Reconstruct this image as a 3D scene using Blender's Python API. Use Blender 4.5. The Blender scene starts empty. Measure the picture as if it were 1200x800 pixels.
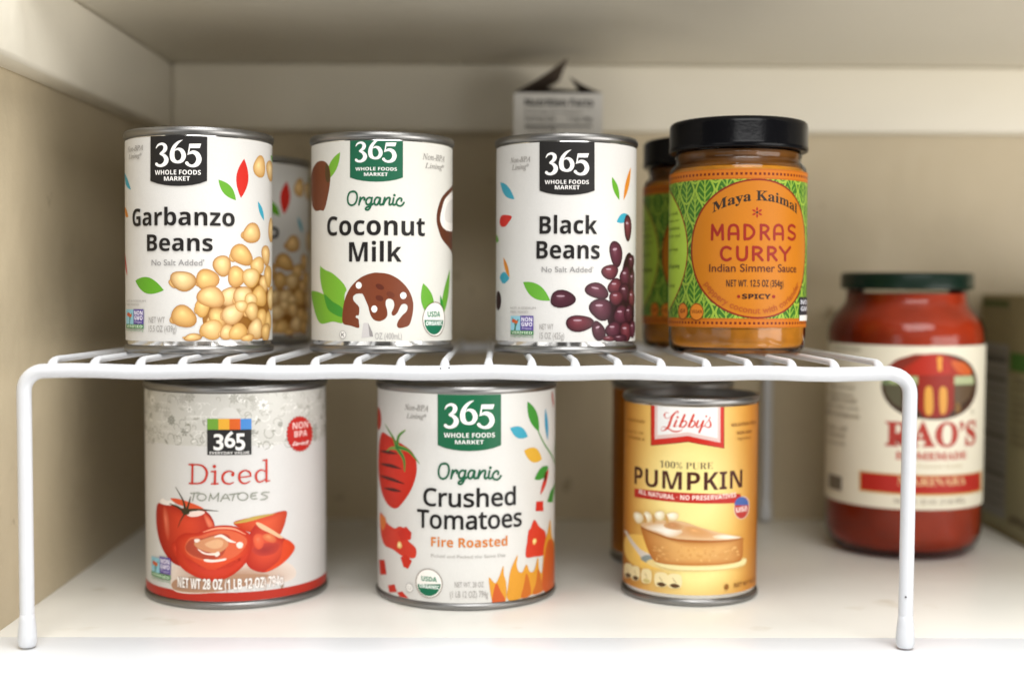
import bpy, bmesh, math, random
from mathutils import Vector, Matrix
from mathutils.geometry import tessellate_polygon

S = bpy.context.scene
COL = S.collection
rad = math.radians

# ------------------------------------------------------------------ camera
cam = bpy.data.cameras.new('camera')
cam.sensor_width = 36.0
cam.lens = 46.86
cam.clip_start, cam.clip_end = 0.02, 50.0
cam.dof.use_dof = True
cam.dof.focus_distance = 0.660
cam.dof.aperture_fstop = 3.4
cam_ob = bpy.data.objects.new('camera', cam)
COL.objects.link(cam_ob)
tilt, roll, yaw = 0.0505, 0.00458, 0.01278
fwd = Vector((math.sin(yaw) * math.cos(tilt), math.cos(yaw) * math.cos(tilt), -math.sin(tilt)))
right0 = Vector((math.cos(yaw), -math.sin(yaw), 0))
up0 = right0.cross(fwd)
right = right0 * math.cos(roll) + up0 * math.sin(roll)
up = right.cross(fwd)
m = Matrix((right, up, -fwd)).transposed().to_4x4()
m.translation = (0, 0, 0.1784)
cam_ob.matrix_world = m
S.camera = cam_ob

# ------------------------------------------------------------------ world, lamps, exposure
W = bpy.data.worlds.new('World')
S.world = W
W.use_nodes = True
wb = W.node_tree.nodes['Background']
wb.inputs['Color'].default_value = (1.0, 0.95, 0.88, 1)
wb.inputs['Strength'].default_value = 0.05


def area(name, loc, target, size, size_y, power, col, shape='RECTANGLE'):
    l = bpy.data.lights.new(name, 'AREA')
    l.shape, l.size, l.size_y, l.energy, l.color = shape, size, size_y, power, col
    o = bpy.data.objects.new(name, l)
    COL.objects.link(o)
    o.location = loc
    o.rotation_euler = (Vector(target) - Vector(loc)).to_track_quat('-Z', 'Y').to_euler()
    return o


area('overhead_light', (.20, .30, 1.9), (.12, .58, 0), .9, .9, 37.0, (.96, .98, 1.0))
area('high_window_light', (.35, -.85, 1.30), (.12, .78, .08), 1.5, .9, 28.5, (1.0, .99, .97))
area('window_light', (-1.1, -1.0, -.05), (.15, .80, .22), 1.2, 1.0, 6.0, (1.0, .985, .96))
area('low_side_fill_light', (1.35, -.40, -.25), (.1, .80, .28), 1.4, 1.2, 26.5, (1.0, .97, .93))  # fill added below shelf level, stands in for light bounced up to the ceiling

vs = S.view_settings
S.display_settings.display_device = 'sRGB'
vs.view_transform, vs.look, vs.exposure, vs.gamma = 'Standard', 'None', 0.17, 1.0
S.cycles.max_bounces = 10
S.cycles.transparent_max_bounces = 12
S.cycles.use_denoising = True

# ------------------------------------------------------------------ materials


def lin(c):
    if isinstance(c, str):
        c = [int(c[i:i + 2], 16) / 255 for i in (1, 3, 5)]
        return tuple(x / 12.92 if x <= .04045 else ((x + .055) / 1.055) ** 2.4 for x in c) + (1.0,)
    return tuple(c)[:3] + (1.0,)


def mat(name, col, rough=.5, metal=0, coat=0, var=0, scale=40, bump=0, bscale=200, spec=.5, stretch=None, rvar=0):
    M = bpy.data.materials.new(name)
    M.use_nodes = True
    N, L = M.node_tree.nodes, M.node_tree.links
    b = N['Principled BSDF']
    b.inputs['Base Color'].default_value = lin(col)
    b.inputs['Roughness'].default_value = rough
    b.inputs['Metallic'].default_value = metal
    b.inputs['Coat Weight'].default_value = coat
    b.inputs['Coat Roughness'].default_value = .12
    b.inputs['Specular IOR Level'].default_value = spec
    tc = N.new('ShaderNodeTexCoord')
    src = tc.outputs['Object']
    if stretch:
        mp = N.new('ShaderNodeMapping')
        mp.inputs['Scale'].default_value = stretch
        L.new(src, mp.inputs['Vector'])
        src = mp.outputs['Vector']
    if var or rvar:
        n = N.new('ShaderNodeTexNoise')
        n.inputs['Scale'].default_value = scale
        n.inputs['Detail'].default_value = 6
        L.new(src, n.inputs['Vector'])
        if var:
            mx = N.new('ShaderNodeMix')
            mx.data_type = 'RGBA'
            c = lin(col)
            mx.inputs['A'].default_value = tuple(max(0, x * (1 - var)) for x in c[:3]) + (1,)
            mx.inputs['B'].default_value = tuple(min(1, x * (1 + var)) for x in c[:3]) + (1,)
            L.new(n.outputs['Fac'], mx.inputs['Factor'])
            L.new(mx.outputs['Result'], b.inputs['Base Color'])
        if rvar:
            mr = N.new('ShaderNodeMapRange')
            mr.inputs['To Min'].default_value = max(.02, rough - rvar)
            mr.inputs['To Max'].default_value = rough + rvar
            L.new(n.outputs['Fac'], mr.inputs['Value'])
            L.new(mr.outputs['Result'], b.inputs['Roughness'])
    if bump:
        n2 = N.new('ShaderNodeTexNoise')
        n2.inputs['Scale'].default_value = bscale
        n2.inputs['Detail'].default_value = 4
        L.new(src, n2.inputs['Vector'])
        bp = N.new('ShaderNodeBump')
        bp.inputs['Strength'].default_value = bump
        bp.inputs['Distance'].default_value = .002
        L.new(n2.outputs['Fac'], bp.inputs['Height'])
        L.new(bp.outputs['Normal'], b.inputs['Normal'])
    return M


def printed(name, rough=.42):
    """printed paper: the ink colours are stored on the mesh"""
    M = mat(name, (.8, .8, .8), rough, bump=.07, bscale=130, spec=.22)
    N, L = M.node_tree.nodes, M.node_tree.links
    a = N.new('ShaderNodeVertexColor')
    a.layer_name = 'ink'
    n = N.new('ShaderNodeTexNoise')
    n.inputs['Scale'].default_value = 2600
    n.inputs['Detail'].default_value = 2
    tc = N.new('ShaderNodeTexCoord')
    L.new(tc.outputs['Object'], n.inputs['Vector'])
    mr = N.new('ShaderNodeMapRange')
    mr.inputs['To Min'].default_value = .90
    mr.inputs['To Max'].default_value = 1.08
    L.new(n.outputs['Fac'], mr.inputs['Value'])
    mx = N.new('ShaderNodeMix')
    mx.data_type, mx.blend_type = 'RGBA', 'MULTIPLY'
    mx.inputs['Factor'].default_value = 1
    L.new(a.outputs['Color'], mx.inputs['A'])
    L.new(mr.outputs['Result'], mx.inputs['B'])
    L.new(mx.outputs['Result'], N['Principled BSDF'].inputs['Base Color'])
    return M


def glass(name, tint=(1, 1, 1)):
    """clear jar glass seen as a skin over its filling: clear by transmission, bright at grazing angles"""
    M = bpy.data.materials.new(name)
    M.use_nodes = True
    N, L = M.node_tree.nodes, M.node_tree.links
    N.remove(N['Principled BSDF'])
    tr, gl, mx, fr = (N.new('ShaderNodeBsdfTransparent'), N.new('ShaderNodeBsdfGlossy'), N.new('ShaderNodeMixShader'), N.new('ShaderNodeFresnel'))
    tr.inputs['Color'].default_value = tuple(tint) + (1,)
    gl.inputs['Roughness'].default_value = .06
    fr.inputs['IOR'].default_value = 1.42
    L.new(fr.outputs['Fac'], mx.inputs['Fac'])
    L.new(tr.outputs[0], mx.inputs[1])
    L.new(gl.outputs[0], mx.inputs[2])
    L.new(mx.outputs[0], N['Material Output'].inputs['Surface'])
    return M


M_TIN = mat('tinplate', (.72, .71, .69), .13, 1, rvar=.08, scale=90, bump=.05, bscale=60)
M_SEAM = mat('dull_tin', (.27, .265, .258), .38, 1, rvar=.08, scale=120, bump=.06, bscale=150)
M_PRINT = printed('printed_label')
M_PRINT_MATT = printed('printed_board', .6)
M_WALL = mat('tan_wall_paint', (.545, .46, .315), .5, var=.13, scale=9, bump=.45, bscale=55, rvar=.08)


def scuffs(M, scale, lo, hi, dark):
    """sparse grubby marks of the paint's own"""
    N, L = M.node_tree.nodes, M.node_tree.links
    b = N['Principled BSDF']
    src = b.inputs['Base Color'].links[0].from_socket
    tc, n, mr, mx = N.new('ShaderNodeTexCoord'), N.new('ShaderNodeTexNoise'), N.new('ShaderNodeMapRange'), N.new('ShaderNodeMix')
    n.inputs['Scale'].default_value, n.inputs['Detail'].default_value = scale, 3
    mr.inputs['From Min'].default_value, mr.inputs['From Max'].default_value = lo, hi
    mr.inputs['To Max'].default_value = .75
    mx.data_type, mx.blend_type = 'RGBA', 'MULTIPLY'
    mx.inputs['B'].default_value = dark
    L.new(tc.outputs['Object'], n.inputs['Vector'])
    L.new(n.outputs['Fac'], mr.inputs['Value'])
    L.new(mr.outputs['Result'], mx.inputs['Factor'])
    L.new(src, mx.inputs['A'])
    L.new(mx.outputs['Result'], b.inputs['Base Color'])


scuffs(M_WALL, 42, .69, .76, (.45, .40, .33, 1))
M_CREAM = mat('cream_wood_paint', (.74, .69, .575), .42, var=.05, scale=14, bump=.16, bscale=90, stretch=(.35, 1, 1), rvar=.08)
M_FLOOR = mat('ivory_shelf_paint', (.74, .72, .66), .33, var=.05, scale=12, bump=.10, bscale=55, rvar=.10)
scuffs(M_FLOOR, 26, .64, .74, (.80, .76, .68, 1))
M_EDGE = mat('white_gloss_paint', (.80, .815, .83), .3, var=.03, scale=20, bump=.08, bscale=50)
M_WIRE = mat('white_vinyl_coating', (.60, .61, .63), .34, var=.03, scale=60, bump=.10, bscale=160)
M_BLACK = mat('black_lid_enamel', (.004, .004, .005), .22, spec=.14, bump=.05, bscale=500, rvar=.06, scale=80)
M_GREENLID = mat('dark_green_lid_enamel', (.007, .019, .012), .26, spec=.25, bump=.05, bscale=400)
M_GLASS = glass('jar_glass', (.97, .98, .96))
M_FILM = mat('curry_film', (.20, .075, .012), .4, var=.6, scale=70, bump=.2, bscale=150, spec=.3)
M_CURRY = mat('curry_sauce', (.64, .25, .02), .35, var=.35, scale=120, bump=.15, bscale=150, spec=.3)
M_TOMATO = mat('tomato_sauce', (.40, .034, .004), .5, var=.30, scale=90, bump=.15, bscale=120, spec=.25)
M_BOARD = mat('brown_cardboard', (.075, .048, .03), .8, var=.15, scale=80)
M_WHITEBOARD = mat('white_cardboard', (.74, .72, .68), .6, var=.05, scale=60)
M_KRAFT = mat('kraft_cardboard', (.22, .18, .085), .75, var=.12, scale=60, bump=.1, bscale=300)
M_CHIP = mat('dark_speck', (.05, .045, .045), .7, var=.2)

# ------------------------------------------------------------------ mesh helpers


def link(name, me, parent=None, m=None):
    o = bpy.data.objects.new(name, me)
    COL.objects.link(o)
    if parent:
        o.parent = parent
    if m:
        me.materials.clear()
        me.materials.append(m)
    return o


def smooth(me, ang=40):
    me.polygons.foreach_set('use_smooth', [True] * len(me.polygons))
    me.set_sharp_from_angle(angle=rad(ang))


def pymesh(name, V, F, sm=40):
    me = bpy.data.meshes.new(name)
    me.from_pydata(V, [], F)
    me.validate()
    if sm:
        smooth(me, sm)
    return me


def thing(name, label, cat, loc, group=None, rot=(0, 0, 0)):
    o = bpy.data.objects.new(name, None)
    COL.objects.link(o)
    o.empty_display_size = .02
    o.location, o.rotation_euler = loc, rot
    o['label'], o['category'] = label, cat
    if group:
        o['group'] = group
    return o


def copy_tree(o, parent=None):
    c = o.copy()
    COL.objects.link(c)
    c.parent = parent
    for ch in list(o.children):
        copy_tree(ch, c)
    return c


def lathe(name, prof, seg=112, sm=38):
    V, F = [], []
    n = len(prof)
    for r, z in prof:
        for k in range(seg):
            a = 2 * math.pi * k / seg
            V.append((r * math.sin(a), -r * math.cos(a), z))
    for i in range(n - 1):
        for k in range(seg):
            k2 = (k + 1) % seg
            F.append((i * seg + k, i * seg + k2, (i + 1) * seg + k2, (i + 1) * seg + k))
    if prof[0][0] > 0 and prof[0][0] < 2e-4:
        pass
    me = bpy.data.meshes.new(name)
    me.from_pydata(V, [], F)
    bm = bmesh.new()
    bm.from_mesh(me)
    bmesh.ops.remove_doubles(bm, verts=bm.verts, dist=2e-6)
    bmesh.ops.recalc_face_normals(bm, faces=bm.faces)
    bm.to_mesh(me)
    bm.free()
    smooth(me, sm)
    return me


def box(name, x0, x1, y0, y1, z0, z1, bev=.002, seg=3):
    bm = bmesh.new()
    bmesh.ops.create_cube(bm, size=1)
    for v in bm.verts:
        v.co = ((x0 + x1) / 2 + v.co.x * (x1 - x0), (y0 + y1) / 2 + v.co.y * (y1 - y0), (z0 + z1) / 2 + v.co.z * (z1 - z0))
    if bev:
        bmesh.ops.bevel(bm, geom=bm.edges[:], offset=bev, segments=seg, affect='EDGES', profile=.5)
    me = bpy.data.meshes.new(name)
    bm.to_mesh(me)
    bm.free()
    smooth(me, 30)
    return me


def tube(name, P, R, seg=20, caps=True):
    P = [Vector(p) for p in P]
    if not isinstance(R, (list, tuple)):
        R = [R] * len(P)
    V, F = [], []
    prev = None
    for i, p in enumerate(P):
        t = (P[min(i + 1, len(P) - 1)] - P[max(i - 1, 0)]).normalized()
        if prev is None:
            a = Vector((0, 1, 0)) if abs(t.y) < .9 else Vector((1, 0, 0))
            n = (a - t * a.dot(t)).normalized()
        else:
            n = (prev - t * prev.dot(t)).normalized()
        prev = n
        b = t.cross(n)
        for k in range(seg):
            an = 2 * math.pi * k / seg
            V.append(p + (n * math.cos(an) + b * math.sin(an)) * R[i])
    for i in range(len(P) - 1):
        for k in range(seg):
            k2 = (k + 1) % seg
            F.append((i * seg + k, i * seg + k2, (i + 1) * seg + k2, (i + 1) * seg + k))
    if caps:
        F.append(tuple(range(seg))[::-1])
        F.append(tuple(range((len(P) - 1) * seg, len(P) * seg)))
    return pymesh(name, V, F, 50)


# ------------------------------------------------------------------ label printing
# every print is drawn flat in millimetres (u along the label, v upwards), cut into narrow
# strips and bent round the can a few microns proud of the layer under it


def catmull(P, closed=False, n=6):
    out = []
    N = len(P)
    rng = range(N if closed else N - 1)
    g = (lambda i: P[i % N]) if closed else (lambda i: P[min(max(i, 0), N - 1)])
    for i in rng:
        a, b, c, d = g(i - 1), g(i), g(i + 1), g(i + 2)
        for k in range(n):
            t = k / n
            out.append(tuple(.5 * (2 * b[q] + (c[q] - a[q]) * t + (2 * a[q] - 5 * b[q] + 4 * c[q] - d[q]) * t * t + (3 * b[q] - a[q] - 3 * c[q] + d[q]) * t ** 3) for q in range(len(b))))
    if not closed:
        out.append(P[-1])
    return out


GLYPHS = {}


def glyphs(body, bold):
    k = (body, bold)
    if k not in GLYPHS:
        c = bpy.data.curves.new('lettering_curve', 'FONT')
        c.body, c.fill_mode, c.resolution_u, c.offset = body, 'FRONT', 4, bold
        o = bpy.data.objects.new('lettering_curve', c)
        me = bpy.data.meshes.new_from_object(o)
        V = [(v.co.x, v.co.y) for v in me.vertices]
        F = [tuple(p.vertices) for p in me.polygons]
        bpy.data.objects.remove(o)
        bpy.data.curves.remove(c)
        bpy.data.meshes.remove(me)
        GLYPHS[k] = (V, F)
    return GLYPHS[k]


class Print:
    STEP = 6e-6

    def __init__(self, R, grid=1.0):
        self.R, self.grid = R, grid
        self.parts = {}
        self.layer = 4.0

    def add(self, part, V, F, C):
        """V: (u, v, extra layer) ; C: one colour or one per vertex"""
        p = self.parts.setdefault(part, ([], [], []))
        o = len(p[0])
        p[0].extend((v[0], v[1], self.layer + (v[2] if len(v) > 2 else 0)) for v in V)
        p[1].extend(tuple(i + o for i in f) for f in F)
        p[2].extend(C if isinstance(C, list) else [C] * len(V))
        self.layer += 1

    def poly(self, part, P, c):
        tri = tessellate_polygon([[Vector((x, y, 0)) for x, y in P]])
        self.add(part, P, tri, lin(c))

    def text(self, part, body, u0, u1, v, cap, c, bold=0, arc=0):
        V, F = glyphs(body, bold)
        if not V:
            return
        H = glyphs(body[0], bold)[0]
        hy = max(y for x, y in H) or 1
        if body[0] in '(1':
            hy = .72
        x0, x1 = min(x for x, y in V), max(x for x, y in V)
        P = []
        for x, y in V:
            t = (x - x0) / (x1 - x0)
            P.append((u0 + t * (u1 - u0), v + y / hy * cap + arc * (1 - (2 * t - 1) ** 2)))
        self.add(part, P, F, lin(c))

    def ring_text(self, part, body, cu, cv, r, a0, a1, xh, c, bold=0):
        """lettering set along the foot of a circle"""
        V, F = glyphs(body, bold)
        x0, x1 = min(x for x, y in V), max(x for x, y in V)
        P = []
        for x, y in V:
            a = rad(a0 + (x - x0) / (x1 - x0) * (a1 - a0))
            q = r - y / .53 * xh
            P.append((cu + q * math.cos(a), cv + q * math.sin(a)))
        self.add(part, P, F, lin(c))

    def leaf(self, part, ua, va, ub, vb, w, c):
        a, b = Vector((ua, va)), Vector((ub, vb))
        d = b - a
        n = Vector((-d.y, d.x)).normalized()
        K = 12
        P = []
        for s in (1, -1):
            for i in range(K):
                t = i / K if s == 1 else 1 - i / K
                q = a + d * t + n * s * w / 2 * (math.sin(math.pi * t) ** .9)
                P.append((q.x, q.y))
        self.poly(part, P, c)

    def stroke(self, part, P, w, c, closed=0, n=5):
        if not isinstance(w, (list, tuple)):
            w = [w] * len(P)
        Q = catmull([(p[0], p[1], ww) for p, ww in zip(P, w)], closed, n if len(P) > 2 else 1)
        if closed:
            Q.append(Q[0])
        V, F = [], []
        N = len(Q)
        for i in range(N):
            a, b = Q[max(i - 1, 0)], Q[min(i + 1, N - 1)]
            if closed and i in (0, N - 1):
                a, b = Q[-2], Q[1]
            d = Vector((b[0] - a[0], b[1] - a[1]))
            d = d.normalized() if d.length > 1e-9 else Vector((1, 0))
            nx, ny = -d.y, d.x
            h = max(Q[i][2], .02) / 2
            z = .5 * i / N
            V += [(Q[i][0] + nx * h, Q[i][1] + ny * h, z), (Q[i][0] - nx * h, Q[i][1] - ny * h, z)]
            if i:
                F.append((2 * i - 2, 2 * i - 1, 2 * i + 1, 2 * i))
        if not closed:
            for i, s in ((0, -1), (N - 1, 1)):
                a, b = (Q[0], Q[1]) if i == 0 else (Q[-2], Q[-1])
                d = Vector((b[0] - a[0], b[1] - a[1])).normalized() * s
                ang = math.atan2(d.y, d.x)
                h = max(Q[i][2], .02) / 2
                o = len(V)
                z = .5 * i / N
                for k in range(7):
                    t = ang - math.pi / 2 + math.pi * k / 6
                    V.append((Q[i][0] + h * math.cos(t), Q[i][1] + h * math.sin(t), z))
                F.append(tuple(range(o, o + 7)))
        self.add(part, V, F, lin(c))

    def blob(self, part, cu, cv, ru, rv, rot, c1, c2):
        flat = c1 == c2
        rings, seg = (1, 28) if flat else (5, 20)
        if flat and max(ru, rv) > 8:
            seg = 72
        c, s = math.cos(rad(rot)), math.sin(rad(rot))
        ox, oy = (0, 0) if flat else (-.22, .28)
        ph = (cu * 1.7 + cv) % 6.28
        A, B = lin(c1), lin(c2)
        hi = tuple(min(1, x * 1.22 + .03) for x in A[:3]) + (1,)
        V, C, F = [], [], []
        V.append((cu + ox * ru * c - oy * rv * s, cv + ox * ru * s + oy * rv * c))
        C.append(A if flat else hi)
        for i in range(1, rings + 1):
            t = i / rings
            for k in range(seg):
                a = 2 * math.pi * k / seg
                q = 1 if flat else 1 + .06 * math.cos(2 * a + ph) + .06 * math.cos(3 * a + 2 * ph)
                x = (math.cos(a) * q * t + ox * (1 - t)) * ru
                y = (math.sin(a) * q * t + oy * (1 - t)) * rv
                V.append((cu + x * c - y * s, cv + x * s + y * c))
                e = t ** 2.2
                col = tuple(A[j] + (B[j] - A[j]) * e for j in range(3))
                if i == 1 and not flat:
                    col = tuple(.6 * A[j] + .4 * hi[j] for j in range(3))
                C.append(tuple(col) + (1,))
        for k in range(seg):
            F.append((0, 1 + k, 1 + (k + 1) % seg))
        for i in range(rings - 1):
            for k in range(seg):
                k2 = (k + 1) % seg
                F.append((1 + i * seg + k, 1 + (i + 1) * seg + k, 1 + (i + 1) * seg + k2, 1 + i * seg + k2))
        self.add(part, V, F, C)

    def shade(self, part, P, cu, cv, c1, c2, power=1.6):
        """a filled outline whose ink runs from c1 at (cu, cv) to c2 at its edge"""
        Q = [p[:2] for p in catmull(P, True, 5)]
        A, B = lin(c1), lin(c2)
        n, rings = len(Q), 7
        V, C, F = [(cu, cv)], [A], []
        for i in range(1, rings + 1):
            t = i / rings
            for k, q in enumerate(Q):
                V.append((cu + (q[0] - cu) * t, cv + (q[1] - cv) * t))
                w = t ** power
                C.append(tuple(A[j] + (B[j] - A[j]) * w for j in range(3)) + (1,))
        for k in range(n):
            k2 = (k + 1) % n
            F.append((0, 1 + k, 1 + k2))
            for i in range(rings - 1):
                F.append((1 + i * n + k, 1 + (i + 1) * n + k, 1 + (i + 1) * n + k2, 1 + i * n + k2))
        self.add(part, V, F, C)

    def run(self, rows):
        for r in rows:
            k, a = r[0], r[1:]
            if k == 'T':
                self.text(*a)
            elif k == 'A':
                self.ring_text(*a)
            elif k == 'P':
                self.poly(*a)
            elif k == 'S':
                self.poly(a[0], [p[:2] for p in catmull(a[1], True, 5)], a[2])
            elif k == 'G':
                self.shade(*a)
            elif k == 'L':
                self.leaf(*a)
            elif k == 'K':
                self.stroke(*a)
            elif k == 'B':
                self.blob(*a)
            elif k == 'CURRYBG':
                curry_pattern(self)

    def build(self, parent, place, material, cut=True, lo=None, hi=None):
        """place(u, v, h) -> point ; one mesh per part, parented to the label"""
        for part, (V, F, C) in self.parts.items():
            me = bpy.data.meshes.new(part)
            me.from_pydata([(x, y, z) for x, y, z in V], [], F)
            ca = me.color_attributes.new('ink', 'FLOAT_COLOR', 'POINT')
            ca.data.foreach_set('color', [x for c in C for x in c])
            bm = bmesh.new()
            bm.from_mesh(me)
            if cut:
                us = [v.co.x for v in bm.verts]
                g = 2.0 if part in ('pattern', 'border') else self.grid
                for i in range(math.ceil(min(us) / g), math.floor(max(us) / g) + 1):
                    bmesh.ops.bisect_plane(bm, geom=bm.verts[:] + bm.edges[:] + bm.faces[:], dist=1e-5, plane_co=(i * g, 0, 0), plane_no=(1, 0, 0))
            for q, (co, no) in enumerate(((lo, -1), (hi, 1))):
                if co is not None:
                    bmesh.ops.bisect_plane(bm, geom=bm.verts[:] + bm.edges[:] + bm.faces[:], dist=1e-5, plane_co=(0, co, 0), plane_no=(0, no, 0), clear_outer=True)
            bmesh.ops.triangulate(bm, faces=bm.faces[:])
            for f in bm.faces:
                if f.normal.z < 0:
                    f.normal_flip()
            for v in bm.verts:
                v.co = place(v.co.x * .001, v.co.y * .001, v.co.z * self.STEP)
            bm.to_mesh(me)
            bm.free()
            me.polygons.foreach_set('use_smooth', [cut] * len(me.polygons))
            link(part, me, parent, material)


def paper(name, R, z0, z1, colour, parent, rin, fn=None, nv=1):
    """the label sheet: a closed band round the body"""
    seg = 240
    zs = [z0 + (z1 - z0) * i / nv for i in range(nv + 1)]
    prof = [(rin, z0), (R - 5e-5, z0)] + [(R, z) for z in [z0 + 5e-5] + zs[1:-1] + [z1 - 5e-5]] + [(R - 5e-5, z1), (rin, z1)]
    V, F, C = [], [], []
    for r, z in prof:
        for k in range(seg):
            a = 2 * math.pi * k / seg - math.pi
            V.append((r * math.sin(a), -r * math.cos(a), z))
            C.append(lin(fn(a * R * 1000, (z - 0) * 1000)) if fn else lin(colour))
    for i in range(len(prof) - 1):
        for k in range(seg):
            k2 = (k + 1) % seg
            F.append((i * seg + k, i * seg + k2, (i + 1) * seg + k2, (i + 1) * seg + k))
    me = pymesh(name, V, F, 40)
    ca = me.color_attributes.new('ink', 'FLOAT_COLOR', 'POINT')
    ca.data.foreach_set('color', [x for c in C for x in c])
    return link(name, me, parent, M_PRINT)


def bent(R):
    return lambda u, v, h: ((R + h) * math.sin(u / R), -(R + h) * math.cos(u / R), v)


def mixc(a, b, t):
    t = min(1, max(0, t))
    return tuple(a[i] + (b[i] - a[i]) * t for i in range(3))


def curry_pattern(p):
    """lime leaf-shaped ogees with veins on green, between two orange dotted bands"""
    p.add('pattern', [(-115, 18), (115, 18), (115, 90.3), (-115, 90.3)], [(0, 1, 2, 3)], lin('#3a6a22'))
    W_, H_ = 12.0, 21.0
    base = p.layer
    for j in range(-1, 9):
        for i in range(-9, 10):
            cx = i * W_ + (W_ / 2 if j % 2 else 0)
            cy = 18 + j * H_ / 2 + 4
            if abs(cx) > 80:
                continue
            p.layer = base + (j % 2) * .5
            lime = '#94af3e'
            for s in (1, -1):
                p.stroke('pattern', [(cx, cy + H_ * .5), (cx + s * W_ * .16, cy + H_ * .34), (cx + s * W_ * .45, cy), (cx + s * W_ * .3, cy - H_ * .24), (cx, cy - H_ * .34)], 1.0, lime)
                p.layer -= 1
                for k in range(4):
                    y = cy - H_ * .2 + k * 3.1
                    p.stroke('pattern', [(cx + s * .35, y - .6), (cx + s * (3.5 - .5 * k), y + 2.5)], .75, '#7fa038')
                    p.layer -= 1
            p.stroke('pattern', [(cx, cy - H_ * .28), (cx, cy + H_ * .36)], .7, lime)
            p.layer -= 1
    p.layer = base + 3
    for v0, v1 in ((13.7, 18.6), (89.9, 95.3)):
        p.add('border', [(-115, v0), (115, v0), (115, v1), (-115, v1)], [(0, 1, 2, 3)], lin('#bd6a18'))
        m_ = (v0 + v1) / 2
        for i in range(-45, 46):
            u = i * 2.4
            p.add('border', [(u - .62, m_ - .65), (u + .62, m_ - .65), (u + .62, m_ + .65), (u - .62, m_ + .65)], [(0, 1, 2, 3)], lin('#6a2410'))
            p.layer -= 1
        p.layer += 1
        for e in (v0 + .5, v1 - .5):
            p.add('border', [(-115, e - .2), (115, e - .2), (115, e + .2), (-115, e + .2)], [(0, 1, 2, 3)], lin('#a85a18'))
            p.layer -= 1
        p.layer += 1


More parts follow.
